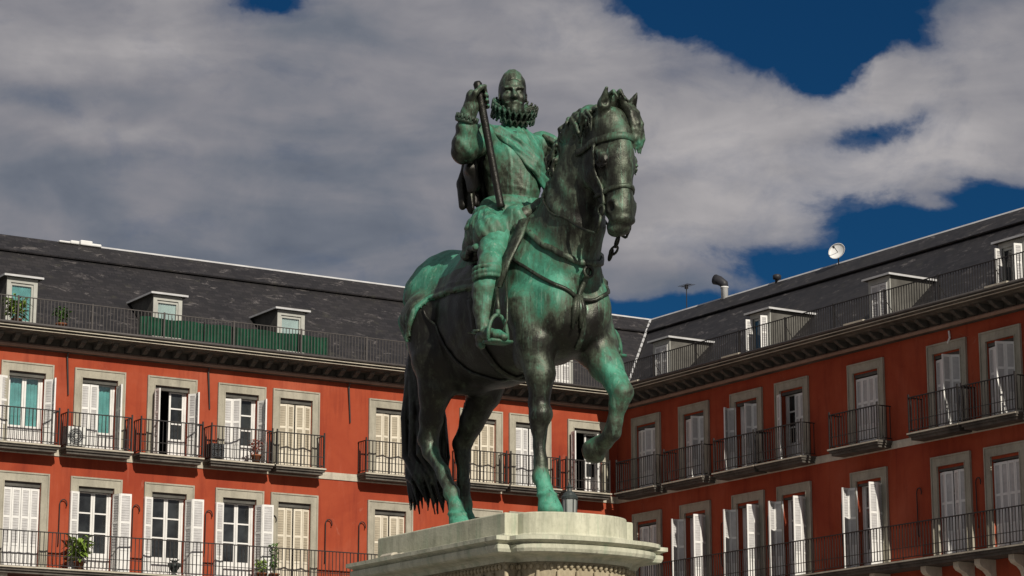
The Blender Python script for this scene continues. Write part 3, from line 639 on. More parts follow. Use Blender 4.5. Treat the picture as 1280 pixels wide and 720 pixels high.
# ------------------------------------------------------------------ a small modeller: smooth unions of tapered limbs, meshed by surface nets
class Field:
    def __init__(s, lo, hi, vox):
        s.lo = np.array(lo, np.float32); s.vox = vox
        s.n = np.ceil((np.array(hi)-np.array(lo))/vox).astype(int)+1
        s.a = np.full(tuple(s.n), 1.0, np.float32)
        s.T = None
        s.ax = [s.lo[i]+vox*np.arange(s.n[i], dtype=np.float32) for i in range(3)]
    def sub(s, lo, hi):
        i0 = np.clip(np.floor((np.array(lo)-s.lo)/s.vox).astype(int), 0, s.n); i1 = np.clip(np.ceil((np.array(hi)-s.lo)/s.vox).astype(int)+1, 0, s.n)
        if np.any(i1 <= i0): return None, None
        sl_ = tuple(slice(a, b) for a, b in zip(i0, i1))
        X = s.ax[0][sl_[0]][:, None, None]; Y = s.ax[1][sl_[1]][None, :, None]; Z = s.ax[2][sl_[2]][None, None, :]
        return sl_, (X, Y, Z)
    def put(s, sl_, d, k, mode='u'):
        a = s.a[sl_]
        if mode == 'c': # carve
            d = -d; h = np.maximum(k-np.abs(a-d), 0)/max(k, 1e-6); s.a[sl_] = np.maximum(a, d)+h*h*k*.25
        else:
            h = np.maximum(k-np.abs(a-d), 0)/max(k, 1e-6); s.a[sl_] = np.minimum(a, d)-h*h*k*.25
    def cone(s, p, r1, q, r2, k=.06, mode='u', flat=None):
        """tapered limb from p (radius r1) to q (radius r2); flat=(axis vector, factor) squashes the section"""
        p = np.array(p, float); q = np.array(q, float)
        if s.T: O, S_, sh = s.T; p = O+(p-O)*S_+sh; q = O+(q-O)*S_+sh; r1 *= S_; r2 *= S_
        pad = k+3*s.vox; R = max(r1, r2)*(1 if flat is None else max(1, 1/min(flat[1], 1)))
        sl_, c = s.sub(np.minimum(p, q)-R-pad, np.maximum(p, q)+R+pad)
        if sl_ is None: return
        d = q-p; L2 = max(d.dot(d), 1e-9)
        X, Y, Z = c[0]-p[0], c[1]-p[1], c[2]-p[2]
        t = np.clip((X*d[0]+Y*d[1]+Z*d[2])/L2, 0, 1)
        X = X-t*d[0]; Y = Y-t*d[1]; Z = Z-t*d[2]
        if flat is not None:
            ax = np.array(flat[0], float); ax /= np.linalg.norm(ax); m_ = X*ax[0]+Y*ax[1]+Z*ax[2]; f = 1/flat[1]-1
            X = X+m_*f*ax[0]; Y = Y+m_*f*ax[1]; Z = Z+m_*f*ax[2]
        dist = np.sqrt(X*X+Y*Y+Z*Z)-(r1+(r2-r1)*t)
        s.put(sl_, dist.astype(np.float32), k, mode)
    def chain(s, pts, k=.06, mode='u', flat=None):
        for (p, r1), (q, r2) in zip(pts[:-1], pts[1:]): s.cone(p, r1, q, r2, k, mode, flat)
    def ell(s, c, r, k=.08, rot=(0, 0, 0), mode='u'):
        c = np.array(c, float); r = np.array(r, float)
        if s.T: O, S_, sh = s.T; c = O+(c-O)*S_+sh; r = r*S_
        R = r.max(); pad = k+3*s.vox
        sl_, g_ = s.sub(c-R-pad, c+R+pad)
        if sl_ is None: return
        m_ = np.array(Matrix.Rotation(rot[2], 3, 'Z') @ Matrix.Rotation(rot[1], 3, 'Y') @ Matrix.Rotation(rot[0], 3, 'X')).T
        X, Y, Z = g_[0]-c[0], g_[1]-c[1], g_[2]-c[2]
        x = m_[0][0]*X+m_[0][1]*Y+m_[0][2]*Z; y = m_[1][0]*X+m_[1][1]*Y+m_[1][2]*Z; z = m_[2][0]*X+m_[2][1]*Y+m_[2][2]*Z
        k0 = np.sqrt((x/r[0])**2+(y/r[1])**2+(z/r[2])**2); k1 = np.sqrt((x/r[0]**2)**2+(y/r[1]**2)**2+(z/r[2]**2)**2)
        s.put(sl_, (k0*(k0-1)/np.maximum(k1, 1e-6)).astype(np.float32), k, mode)
    def cut(s, p, n):
        """keep the side the normal points away from"""
        p = np.array(p, float); n = np.array(n, float); n /= np.linalg.norm(n)
        d = (s.ax[0][:, None, None]-p[0])*n[0]+(s.ax[1][None, :, None]-p[1])*n[1]+(s.ax[2][None, None, :]-p[2])*n[2]
        s.a = np.maximum(s.a, d.astype(np.float32))
    def mesh(s):
        a = s.a; ins = a < 0; n = s.n
        cs = [ins[i:n[0]-1+i, j:n[1]-1+j, k:n[2]-1+k] for i in (0, 1) for j in (0, 1) for k in (0, 1)]
        cnt = sum(c.astype(np.int8) for c in cs); act = (cnt > 0) & (cnt < 8)
        idx = np.full(act.shape, -1, np.int64); I, J, K = np.nonzero(act); idx[I, J, K] = np.arange(len(I))
        acc = np.zeros((len(I), 3)); num = np.zeros(len(I))
        crn = [(i, j, k) for i in (0, 1) for j in (0, 1) for k in (0, 1)]
        for c0 in crn:
            for ax in range(3):
                if c0[ax]: continue
                c1 = list(c0); c1[ax] = 1
                v0 = a[I+c0[0], J+c0[1], K+c0[2]]; v1 = a[I+c1[0], J+c1[1], K+c1[2]]
                m_ = (v0 < 0) != (v1 < 0); t = np.where(m_, v0/np.where(m_, v0-v1, 1), 0)
                P = np.tile(np.array(c0, float), (len(I), 1)); P[:, ax] = t
                acc += P*m_[:, None]; num += m_
        V = (np.stack([I, J, K], 1)+acc/np.maximum(num, 1)[:, None])*s.vox+s.lo
        F = []
        for ax in range(3):
            sh = [n[0], n[1], n[2]]; b1, b2 = [x for x in range(3) if x != ax]
            s0 = [slice(1, -1)]*3; s1 = [slice(1, -1)]*3; s0[ax] = slice(0, n[ax]-1); s1[ax] = slice(1, n[ax])
            A_ = ins[tuple(s0)]; B_ = ins[tuple(s1)]; e = np.argwhere(A_ != B_)
            if not len(e): continue
            base = e.copy(); base[:, b1] += 1; base[:, b2] += 1
            fl_ = A_[tuple(e.T)]
            def ix(d1, d2):
                q = base.copy(); q[:, b1] += d1; q[:, b2] += d2; return idx[tuple(q.T)]
            q = np.stack([ix(-1, -1), ix(0, -1), ix(0, 0), ix(-1, 0)], 1)
            flip = fl_ if ax != 1 else ~fl_
            q[~flip] = q[~flip][:, ::-1]; F.append(q)
        F = np.concatenate(F); F = F[(F >= 0).all(1)]
        return V, F

def np_mesh(name, V, F, mat, parent, patina=None, disp=None, smooth_it=1):
    """surface-net mesh with optional relaxed surface, displacement along normals and patina attribute"""
    for _ in range(smooth_it):
        acc = np.zeros_like(V); num = np.zeros(len(V))
        for i in range(4):
            for j in ((i+1) % 4, (i-1) % 4):
                np.add.at(acc, F[:, i], V[F[:, j]]); np.add.at(num, F[:, i], 1)
        V = V*.5+.5*acc/np.maximum(num, 1)[:, None]
    def normals():
        fn = np.cross(V[F[:, 2]]-V[F[:, 0]], V[F[:, 3]]-V[F[:, 1]]); N = np.zeros_like(V)
        for i in range(4): np.add.at(N, F[:, i], fn)
        return N/np.maximum(np.linalg.norm(N, axis=1), 1e-12)[:, None]
    N = normals()
    if disp is not None: V = V+N*disp(V, N)[:, None]; N = normals()
    me = bpy.data.meshes.new(name)
    me.vertices.add(len(V)); me.vertices.foreach_set('co', V.astype(np.float32).ravel())
    me.loops.add(F.size); me.loops.foreach_set('vertex_index', F.astype(np.int32).ravel())
    me.polygons.add(len(F)); me.polygons.foreach_set('loop_start', np.arange(0, F.size, 4, dtype=np.int32)); 
    me.polygons.foreach_set('use_smooth', np.ones(len(F), bool)); me.update(calc_edges=True); me.validate()
    me.materials.append(mat)
    if patina is not None:
        at = me.attributes.new('patina', 'FLOAT', 'POINT'); at.data.foreach_set('value', np.clip(patina(V, N), 0, 1.2).astype(np.float32))
    o = bpy.data.objects.new(name, me); COL.objects.link(o); o.parent = parent
    return o
def const_patina(o, val):
    me = o.data; at = me.attributes.new('patina', 'FLOAT', 'POINT'); at.data.foreach_set('value', np.full(len(me.vertices), val, np.float32)); return o
def gauss(V, c, r): return np.exp(-(((V-np.array(c))/np.array(r))**2).sum(1))
def sstep(x, a, b):
    t = np.clip((x-a)/(b-a), 0, 1); return t*t*(3-2*t)

# ------------------------------------------------------------------ pedestal and statue share one frame: x = the way the horse walks, y = its left, z up from the top of the block
HX = DR.copy(); LY = Vector((sin(AZ), cos(AZ), 0)); ORG = Vector((.657, 28.461, 5.223)); RZ = atan2(HX.y, HX.x)

def outline(x0, x1, w, sh, bul, n=18):
    """plan of the pedestal: straight sides, square shoulders, bowed ends"""
    P = [(x0, -w), (x1, -w), (x1, -w+sh)]
    P += [(x1+bul*sin(pi*k/n)**.8, -(w-sh)*cos(pi*k/n)) for k in range(1, n)]
    P += [(x1, w-sh), (x1, w), (x0, w), (x0, w-sh)]
    P += [(x0-bul*sin(pi*k/n)**.8, (w-sh)*cos(pi*k/n)) for k in range(1, n)]
    P += [(x0, -w+sh)]
    return P
def slabs(mb, lst, mi=0):
    """stack of offset outlines: (offset, z)"""
    mb.mi = mi; rings = []
    for off, z in lst: rings.append([(x, y, z) for x, y in outline(PX0-off, PX1+off, PW+off, .17, .42)])
    n = len(rings[0]); vs = [p for r in rings for p in r]; fs = []
    for i in range(len(rings)-1):
        for k in range(n): fs.append((i*n+k, i*n+(k+1) % n, (i+1)*n+(k+1) % n, (i+1)*n+k))
    fs.append(tuple(range(n-1, -1, -1))); fs.append(tuple((len(rings)-1)*n+k for k in range(n)))
    mb.add(vs, fs)
PX0, PX1, PW = -2.92, .0, .87
ped = empty('stone_pedestal', (ORG.x, ORG.y, 0), RZ); tag(ped, 'pale granite pedestal with bowed ends and moulded cornice under the bronze horseman', 'pedestal')
zt = ORG.z
m = MB(); slabs(m, [(.012, zt-.275), (.012, zt-.25), (0, zt-.24), (0, zt-.012), (-.012, zt)]); m.build('top_block', M['granite'], ped, bevel=.006)
m = MB(); slabs(m, [(.03, zt-.56), (.05, zt-.52), (.1, zt-.5), (.2, zt-.49), (.23, zt-.475), (.245, zt-.44), (.245, zt-.4), (.215, zt-.385), (.23, zt-.37), (.285, zt-.35), (.285, zt-.305), (.12, zt-.276)]); m.build('cornice', M['granite'], ped)
m = MB(); slabs(m, [(0, zt-1.6), (0, zt-.562)]); fz = m.build('carved_frieze', M['carved'], ped)
m = MB()
OL = outline(PX0-.0, PX1+.0, PW+.0, .17, .42, 18)
tot = 0; pts = []
for i in range(len(OL)):
    a = Vector(OL[i]); b_ = Vector(OL[(i+1) % len(OL)]); L_ = (b_-a).length
    t = 0
    while tot < L_:
        pts.append((a+(b_-a)*(tot/L_), (b_-a).normalized())); tot += .075
    tot -= L_
for i, (p, d) in enumerate(pts):
    nrm = Vector((d.y, -d.x)); q = p+nrm*.018
    m.smooth = True
    m.lathe([(.0, -.035), (.02, -.02), (.026, 0), (.02, .02), (0, .035)], (q.x, q.y, zt-.61), n=6)
    if i % 3 == 0: m.tube([(q.x, q.y, zt-.66), (q.x+nrm.x*.02, q.y+nrm.y*.02, zt-.76), (q.x, q.y, zt-.9), (q.x+d.x*.08, q.y+d.y*.08, zt-.95)], [.02, .032, .024, .012], 6)
o_ = m.build('egg_moulding', M['carved'], fz)
m = MB(); slabs(m, [(.5, 0), (.5, .5), (.35, .6), (.35, .9), (.2, 1.0), (.06, 1.1), (.06, zt-1.75), (.04, zt-1.602)]); m.build('shaft', M['carved'], ped)
# weathered lump on the cornice
e = empty('stone_fragment', (0, 0, 0)); m = MB(); rr = random.Random(4)
m.prism([(-.05, 0), (.05, 0), (.06, .03), (.03, .055), (-.03, .05), (-.06, .02)], -.18, .1); m.prism([(-.035, 0), (.045, 0), (.03, .035), (-.02, .03)], .1, .27)
bpy.data.objects.remove(e); e = m.build('stone_fragment', M['band'], bevel=.012)
pos = ORG+HX*(-2.32)+LY*(-PW-.15); e.location = (pos.x, pos.y, zt-.298); e.rotation_euler = (0, 0, RZ); tag(e, 'flat pale stone fragment lying on the shaded side of the pedestal cornice', 'stone')

# ------------------------------------------------------------------ the statue
stat = empty('equestrian_statue', tuple(ORG), RZ); tag(stat, 'green bronze horseman in ruff and cuirass raising a baton, on a walking horse', 'statue')

# ---- horse
f = Field((-4.1, -.95, -.02), (1.6, .95, 5.0), .021)
f.ell((-2.62, 0, 2.98), (.66, .5, .62), .2)                     # croup
f.ell((-2.75, -.22, 2.75), (.5, .3, .66), .15); f.ell((-2.75, .22, 2.75), (.5, .3, .66), .15)
f.ell((-1.5, 0, 2.58), (1.28, .64, .86), .25)                  # barrel
f.ell((-1.7, 0, 3.1), (1.1, .36, .34), .2)                      # back
f.ell((-.42, 0, 2.72), (.62, .56, .9), .25)                     # shoulders
f.ell((-.42, -.3, 2.75), (.42, .26, .75), .12, (0, radians(-18), 0)); f.ell((-.42, .3, 2.75), (.42, .26, .75), .12, (0, radians(-18), 0))
f.ell((.0, -.23, 2.42), (.36, .28, .42), .1); f.ell((.0, .23, 2.42), (.36, .28, .42), .1)   # breast muscles
f.ell((-.1, 0, 2.2), (.42, .36, .36), .15)
# neck: two chains, crest and throat
f.chain([((-.34, 0, 3.1), .5), ((.08, 0, 3.52), .38), ((.24, 0, 3.9), .32), ((.36, 0, 4.2), .28), ((.6, 0, 4.36), .24)], .16, flat=((0, 1, 0), .82))
f.chain([((.02, 0, 2.95), .42), ((.2, 0, 3.35), .31), ((.33, 0, 3.75), .25), ((.48, 0, 4.05), .2)], .14, flat=((0, 1, 0), .85))
f.chain([((-.42, 0, 3.32), .3), ((.0, 0, 3.78), .2), ((.12, 0, 4.16), .15), ((.26, 0, 4.42), .13), ((.5, 0, 4.6), .12), ((.8, 0, 4.55), .1)], .12)  # crest ridge
# head
f.ell((.84, 0, 4.37), (.28, .22, .25), .08)
f.cone((.88, 0, 4.36), .235, (1.0, 0, 3.92), .2, .08, flat=((0, 1, 0), .95))
f.cone((1.0, 0, 3.95), .19, (1.04, 0, 3.5), .15, .08)
f.cone((1.08, 0, 4.25), .125, (1.12, 0, 3.5), .1, .07)             # bridge of the nose
for sy in (-1, 1): f.ell((.76, sy*.14, 4.0), (.29, .1, .33), .05, (0, radians(12), 0))   # cheeks
for sy in (-1, 1): f.cone((.72, sy*.1, 3.85), .11, (.96, sy*.07, 3.4), .08, .07)    # jaw bars
f.ell((1.07, 0, 3.36), (.17, .165, .17), .07)                     # muzzle
f.ell((1.11, 0, 3.24), (.13, .15, .085), .025); f.ell((1.04, 0, 3.14), (.14, .125, .075), .02); f.ell((.95, 0, 3.2), (.1, .09, .08), .04)   # lips and chin
for sy in (-1, 1):
    f.cone((.82, sy*.2, 3.86), .03, (1.06, sy*.13, 3.55), .022, .05)   # facial crest
    f.ell((.98, sy*.2, 4.02), (.14, .075, .05), .03, (0, radians(40), 0))   # brow
    f.ell((1.02, sy*.275, 3.885), (.125, .075, .08), .015, mode='c')
    f.ell((1.02, sy*.205, 3.88), (.062, .045, .042), .002)                 # eyeball
    f.chain([((.93, sy*.235, 3.9), .018), ((1.01, sy*.25, 3.945), .02), ((1.1, sy*.215, 3.91), .018)], .006); f.chain([((.93, sy*.235, 3.9), .014), ((1.02, sy*.24, 3.825), .014), ((1.1, sy*.21, 3.87), .014)], .006)
    f.ell((1.0, sy*.2, 3.72), (.05, .03, .12), .05, mode='c')
    f.ell((1.045, sy*.25, 3.882), (.03, .022, .026), .004, mode='c')
    f.ell((1.1, sy*.13, 3.38), (.08, .065, .1), .03, (0, radians(10), 0)); f.ell((1.12, sy*.2, 3.375), (.06, .07, .075), .01, mode='c')
    f.cone((.98, sy*.16, 3.2), .013, (1.2, sy*.1, 3.2), .013, .01, 'c')
    # ears
    f.chain([((.9, sy*.13, 4.48), .075), ((1.01, sy*.18, 4.6), .072), ((1.13, sy*.21, 4.77), .015)], .03); f.cone((1.075, sy*.195, 4.6), .035, (1.14, sy*.21, 4.7), .012, .012, 'c')
f.T = None
# legs: joints, radius
FR = [((-.25, -.34, 2.45), .33), ((-.12, -.38, 1.98), .235), ((-.04, -.37, 1.62), .165), ((-.08, -.36, 1.28), .112), ((-.06, -.36, 1.14), .118), ((-.08, -.355, 1.0), .085), ((-.08, -.35, .62), .072), ((-.06, -.35, .44), .09), ((.03, -.35, .27), .078), ((.06, -.35, .2), .09)]
f.chain(FR, .06); f.ell((-.03, -.36, 1.16), (.11, .125, .12), .04)
f.cone((-.14, -.355, 1.0), .035, (-.15, -.35, .5), .035, .03); f.ell((-.15, -.35, .42), (.05, .055, .06), .04)
f.chain([((.07, -.35, .2), .1), ((.13, -.35, .02), .155)], .025)
f.ell((-.28, -.42, 1.98), (.19, .12, .3), .08, (0, radians(10), 0))
FL = [((-.28, .34, 2.45), .36), ((-.04, .38, 2.04), .27), ((.18, .39, 1.76), .19), ((.38, .4, 1.53), .135), ((.46, .4, 1.42), .13), ((.43, .39, 1.28), .1), ((.36, .385, 1.08), .08), ((.3, .38, .96), .092), ((.18, .38, .89), .08), ((.12, .38, .87), .09)]
f.chain(FL, .06); f.ell((.5, .4, 1.4), (.11, .12, .12), .04)
f.chain([((.12, .38, .87), .1), ((-.05, .38, .8), .15)], .03)
f.cone((.37, .385, 1.22), .035, (.27, .38, .99), .04, .03)
HR = [((-2.5, -.3, 2.62), .44), ((-2.38, -.36, 2.2), .32), ((-2.42, -.36, 1.82), .21), ((-2.54, -.35, 1.48), .14), ((-2.63, -.34, 1.22), .118), ((-2.58, -.335, 1.06), .095), ((-2.3, -.33, .78), .075), ((-2.08, -.33, .5), .085), ((-1.98, -.33, .32), .075), ((-1.95, -.33, .22), .09)]
f.chain(HR, .06); f.cone((-2.78, -.34, 1.26), .05, (-2.66, -.35, 1.75), .045, .06); f.ell((-2.73, -.34, 1.22), (.07, .085, .11), .03)
f.cone((-2.66, -.33, 1.05), .04, (-2.16, -.33, .52), .035, .03)
f.chain([((-1.94, -.33, .22), .1), ((-1.87, -.33, .02), .155)], .025)
HL = [((-2.55, .3, 2.6), .44), ((-2.35, .36, 2.2), .33), ((-2.45, .36, 1.85), .21), ((-2.75, .35, 1.5), .145), ((-2.95, .34, 1.27), .115), ((-2.94, .335, 1.1), .09), ((-2.9, .33, .75), .073), ((-2.88, .33, .48), .087), ((-2.8, .33, .3), .075), ((-2.77, .33, .22), .09)]
f.chain(HL, .06); f.cone((-3.05, .34, 1.3), .05, (-2.85, .35, 1.75), .045, .06); f.cone((-3.02, .33, 1.1), .04, (-2.97, .33, .5), .035, .03)
f.chain([((-2.76, .33, .22), .1), ((-2.69, .33, .02), .155)], .025)
f.ell((-2.2, 0, 2.1), (.5, .4, .35), .15)
f.cut((0, 0, 0), (0, 0, -1))
V, F_ = f.mesh()
def horse_disp(V, N):
    d = np.zeros(len(V)); x, y, z = V.T
    # ribs under the skin, neck folds, long muscles, coronets
    d += .004*np.sin(x*26+z*3)*gauss(V, (-1.9, 0, 2.5), (.6, 2, .5))
    d += .012*np.sin((x*1.0+z*.85)*20)*gauss(V, (.25, 0, 3.7), (.3, 1, .35))
    d += .01*np.sin(z*9+x*7+np.sin(y*9))*gauss(V, (-.3, 0, 2.5), (.9, 1, .8))
    d += .007*np.sin(x*13.1+1.7*np.sin(z*7.3)+y*11)*np.sin(z*15.7+y*5)
    d += .016*(np.exp(-((z-.225)/.02)**2))*(z < .4)
    return d
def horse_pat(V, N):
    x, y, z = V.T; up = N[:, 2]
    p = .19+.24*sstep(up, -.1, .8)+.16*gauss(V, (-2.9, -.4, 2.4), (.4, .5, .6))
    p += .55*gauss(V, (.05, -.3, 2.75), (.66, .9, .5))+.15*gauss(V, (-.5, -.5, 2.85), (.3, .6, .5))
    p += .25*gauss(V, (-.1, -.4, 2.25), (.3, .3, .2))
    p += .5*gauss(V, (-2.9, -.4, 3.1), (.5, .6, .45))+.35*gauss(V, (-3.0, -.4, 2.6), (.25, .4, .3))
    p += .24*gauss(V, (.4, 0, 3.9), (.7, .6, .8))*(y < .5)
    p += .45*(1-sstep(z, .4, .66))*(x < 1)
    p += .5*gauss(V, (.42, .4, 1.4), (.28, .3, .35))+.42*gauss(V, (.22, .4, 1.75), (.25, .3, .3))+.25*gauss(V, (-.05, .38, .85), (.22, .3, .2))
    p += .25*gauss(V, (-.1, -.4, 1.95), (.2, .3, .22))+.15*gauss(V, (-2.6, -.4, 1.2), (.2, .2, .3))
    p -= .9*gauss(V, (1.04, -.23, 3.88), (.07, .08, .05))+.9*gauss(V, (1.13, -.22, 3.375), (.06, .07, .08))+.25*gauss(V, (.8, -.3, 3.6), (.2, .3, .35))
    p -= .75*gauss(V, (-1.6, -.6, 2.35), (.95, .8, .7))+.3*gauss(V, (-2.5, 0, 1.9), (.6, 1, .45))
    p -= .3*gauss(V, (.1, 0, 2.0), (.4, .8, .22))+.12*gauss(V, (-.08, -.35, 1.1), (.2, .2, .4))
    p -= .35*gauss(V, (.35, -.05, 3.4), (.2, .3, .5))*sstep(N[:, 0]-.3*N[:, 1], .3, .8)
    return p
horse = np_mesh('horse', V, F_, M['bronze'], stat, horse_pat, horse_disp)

def strands(name, parent, lst, vox, lo, hi, pat, k=.02, sm=1, disp=None):
    ff = Field(lo, hi, vox)
    for ch in lst: ff.chain(ch, k)
    v_, q_ = ff.mesh(); return np_mesh(name, v_, q_, M['bronze'], parent, (lambda V, N: pat+.25*sstep(N[:, 2], 0, 1)) if not callable(pat) else pat, disp, sm)
# mane: locks rolling off the crest to both sides
R_ = random.Random(21); L_ = []
cr = [(-.14, 3.62), (-.03, 3.92), (.06, 4.18), (.17, 4.38), (.32, 4.51), (.52, 4.59), (.78, 4.59)]
def crest(t):
    t = max(0, min(.9999, t))*(len(cr)-1); i = int(t); u = t-i; return cr[i][0]*(1-u)+cr[i+1][0]*u, cr[i][1]*(1-u)+cr[i+1][1]*u
for i in range(150):
    t = i/150+R_.uniform(-.02, .02); x, z = crest(t); sy = -1 if R_.random() < .5 else 1
    if i % 3: sy = -1
    ln = R_.uniform(.1, .36) if sy < 0 else R_.uniform(.3, .6); w = R_.uniform(.014, .038)
    y0 = sy*R_.uniform(.0, .05); bow = R_.uniform(.1, .2)
    P = []
    for k in range(6):
        u = k/5; P.append(((x-.02+(.1*u if i % 4 else -.13*u)+.06*sin(u*7+i*1.7), y0+sy*(bow*min(1, u*1.7)+.03), z+.05*sin(u*pi)-ln*u*u*.9+.02*sin(u*7+i*2)), w*(1.25-.75*u)))
    L_.append(P)
strands('mane', horse, L_, .0125, (-1.2, -.6, 2.9), (.95, .75, 5.0), .34, k=.012)
# forelock: tuft between the ears, heavy locks falling on the far side of the brow
L_ = []
for i in range(24):
    a = .55+.7*i/23; ln = R_.uniform(.1, .42); wv = R_.uniform(-.03, .03)
    L_.append([((.86, .08*a, 4.6), .036), ((1.02, .12*a+.02, 4.63+wv*1.4), .034), ((1.12, .17*a+.02, 4.49+wv*1.4), .032), ((1.15+.02*sin(i*3), .19*a+.02, 4.48-ln*.5), .026), ((1.13+.03*sin(i*2), .2*a+.02, 4.48-ln*.8), .022), ((1.11, .21*a+.02, 4.46-ln), .008)])
for i in range(5):
    a = i*pi/2.5; L_.append([((.88, .04*cos(a)-.03, 4.58), .06), ((.95+.04*sin(a), .07*cos(a)-.03, 4.7), .042), ((1.03+.07*sin(a*2), .1*cos(a)-.02, 4.72+.06*sin(i*2.2)), .028), ((1.1+.07*sin(a*2), .11*cos(a), 4.66), .01)])
strands('forelock', horse, L_, .012, (.6, -.4, 3.8), (1.4, .6, 4.95), .3, k=.01)
# tail
L_ = []
for i in range(56):
    a = i*2.399; r_ = .03+.14*sqrt(i/56)
    zb = .62+R_.uniform(-.12, .5)*(.3+r_*3); ph = R_.uniform(0, 6)
    L_.append([((-3.22, .0, 3.0), .09), ((-3.36+r_*cos(a)*.4, r_*sin(a)*.6, 2.75), .07), ((-3.38+r_*cos(a)+.03*sin(ph*2), r_*sin(a), 2.2), .065), ((-3.28+r_*1.3*cos(a)+.05*sin(ph), r_*1.5*sin(a)+.03*cos(ph), 1.6), .055),
               ((-3.2+1.4*r_*cos(a)+.05*cos(ph), 1.6*r_*sin(a)-.03, 1.1), .046), ((-3.12+1.5*r_*cos(a+.6), 1.6*r_*sin(a+.6)-.05, .82), .038), ((-3.02+1.4*r_*cos(a+1), 1.8*r_*sin(a+1)-.06, zb-.22), .012)])
strands('tail', horse, L_, .016, (-4.1, -.6, .2), (-2.8, .6, 3.3), .02, k=.012)
# ---- tack laid on the horse's skin
from mathutils.bvhtree import BVHTree
HV = np.empty(len(horse.data.vertices)*3, np.float32); horse.data.vertices.foreach_get('co', HV); HV = HV.reshape(-1, 3)
HF = F_
BV = BVHTree.FromPolygons([tuple(v) for v in HV], [tuple(q) for q in HF.tolist()])
def poly_sd(px, pz, poly):
    """signed distance of points to a polygon in the side view, negative inside, with the nearest edge point"""
    n = len(poly); best = np.full(len(px), 1e9); bx = np.zeros(len(px)); bz = np.zeros(len(px)); ins = np.zeros(len(px), bool)
    for i in range(n):
        (x0, z0), (x1, z1) = poly[i], poly[(i+1) % n]
        dx, dz = x1-x0, z1-z0; t = np.clip(((px-x0)*dx+(pz-z0)*dz)/(dx*dx+dz*dz), 0, 1)
        cx, cz = x0+t*dx, z0+t*dz; d = np.hypot(px-cx, pz-cz); m_ = d < best
        best = np.where(m_, d, best); bx = np.where(m_, cx, bx); bz = np.where(m_, cz, bz)
        c = (z0 > pz) != (z1 > pz); xi = x0+(pz-z0)*dx/np.where(dz == 0, 1e-9, dz); ins ^= c & (px < xi)
    return np.where(ins, -best, best), bx, bz
def shell(name, parent, poly, off, pat, border=True, zmin=2.2):
    sd, bx, bz = poly_sd(HV[:, 0], HV[:, 2], poly)
    keep = (sd[HF] < .0).sum(1) >= 2; FF = HF[keep]; ids = np.unique(FF); mp = np.full(len(HV), -1); mp[ids] = np.arange(len(ids)); FF = mp[FF]
    P = HV[ids].copy().astype(float); sdi = sd[ids]
    edge = (sdi > -.012); P[edge, 0] = bx[ids][edge]; P[edge, 2] = bz[ids][edge]
    fn = np.cross(P[FF[:, 2]]-P[FF[:, 0]], P[FF[:, 3]]-P[FF[:, 1]]); N = np.zeros_like(P)
    for i in range(4): np.add.at(N, FF[:, i], fn)
    N /= np.maximum(np.linalg.norm(N, axis=1), 1e-9)[:, None]
    d = -sdi; h = np.full(len(P), off)
    if border: h = h+.014*np.exp(-((d-.03)/.018)**2)+.01*np.exp(-((d-.11)/.012)**2)
    x, y, z = P.T; h = h+.006*np.sin(x*14+z*4)*np.sin(z*9-x*3)
    top = P+N*h[:, None]; bot = P-N*.02
    m_ = len(P); faces = [tuple(q) for q in FF.tolist()]+[tuple(m_+i for i in q[::-1]) for q in FF.tolist()]
    from collections import Counter
    ec = {}
    for q in FF.tolist():
        for i in range(4):
            a, b_ = q[i], q[(i+1) % 4]; ec.setdefault((min(a, b_), max(a, b_)), []).append((a, b_))
    for k_, v_ in ec.items():
        if len(v_) == 1: a, b_ = v_[0]; faces.append((b_, a, m_+a, m_+b_))
    me = bpy.data.meshes.new(name); me.from_pydata([tuple(v) for v in top]+[tuple(v) for v in bot], [], faces); me.materials.append(M['bronze'])
    me.polygons.foreach_set('use_smooth', [True]*len(faces)); me.update()
    at = me.attributes.new('patina', 'FLOAT', 'POINT'); pv = pat(P, N, d); at.data.foreach_set('value', np.clip(np.concatenate([pv, pv]), 0, 1.2).astype(np.float32))
    o = bpy.data.objects.new(name, me); COL.objects.link(o); o.parent = parent; return o
def strap(name, parent, pts, w=.05, t=.03, pat=.3, free=(), lift=0.0):
    """pts: rough path; each sample drops onto the skin unless its index range is free"""
    P = [Vector(p) for p in pts]; out = []; nr = []
    for i in range(len(P)-1):
        n = max(2, int((P[i+1]-P[i]).length/.035))
        for k in range(n):
            q = P[i].lerp(P[i+1], k/n)
            if i in free: out.append(q); nr.append(None); continue
            loc, no, _, _ = BV.find_nearest(q); out.append(loc+no*(t*.5+lift)); nr.append(no)
    last = P[-1]
    if len(P)-2 in free: out.append(last); nr.append(None)
    else: loc, no, _, _ = BV.find_nearest(last); out.append(loc+no*(t*.5+lift)); nr.append(no)
    for _ in range(3): out = [out[0]]+[(out[i-1]+out[i]*2+out[i+1])/4 for i in range(1, len(out)-1)]+[out[-1]]
    good = [x for x in nr if x is not None] or [Vector((0, -1, 0))]
    nr = [x if x is not None else good[0] for x in nr]
    m = MB(); m.smooth = True; m.ribbon(out, nr, w, t); return const_patina(m.build(name, M['bronze'], parent), pat)

cloth_poly = [(-3.27, 4.2), (-3.22, 3.3), (-2.92, 2.95), (-2.52, 2.36), (-2.24, 2.86), (-1.7, 2.84), (-1.0, 2.78), (-.72, 3.1), (-.7, 4.2)]
def cpat(P, N, d):
    x, y, z = P.T; p = .42+.3*(d < .06)+.1*np.sin(x*3)
    p += .5*sstep(z, 2.9, 3.2)*(x < -1.75)
    p -= .42*((z < 3.12) & (x > -2.15)); return p
shell('saddle_cloth', horse, cloth_poly, .035, cpat)
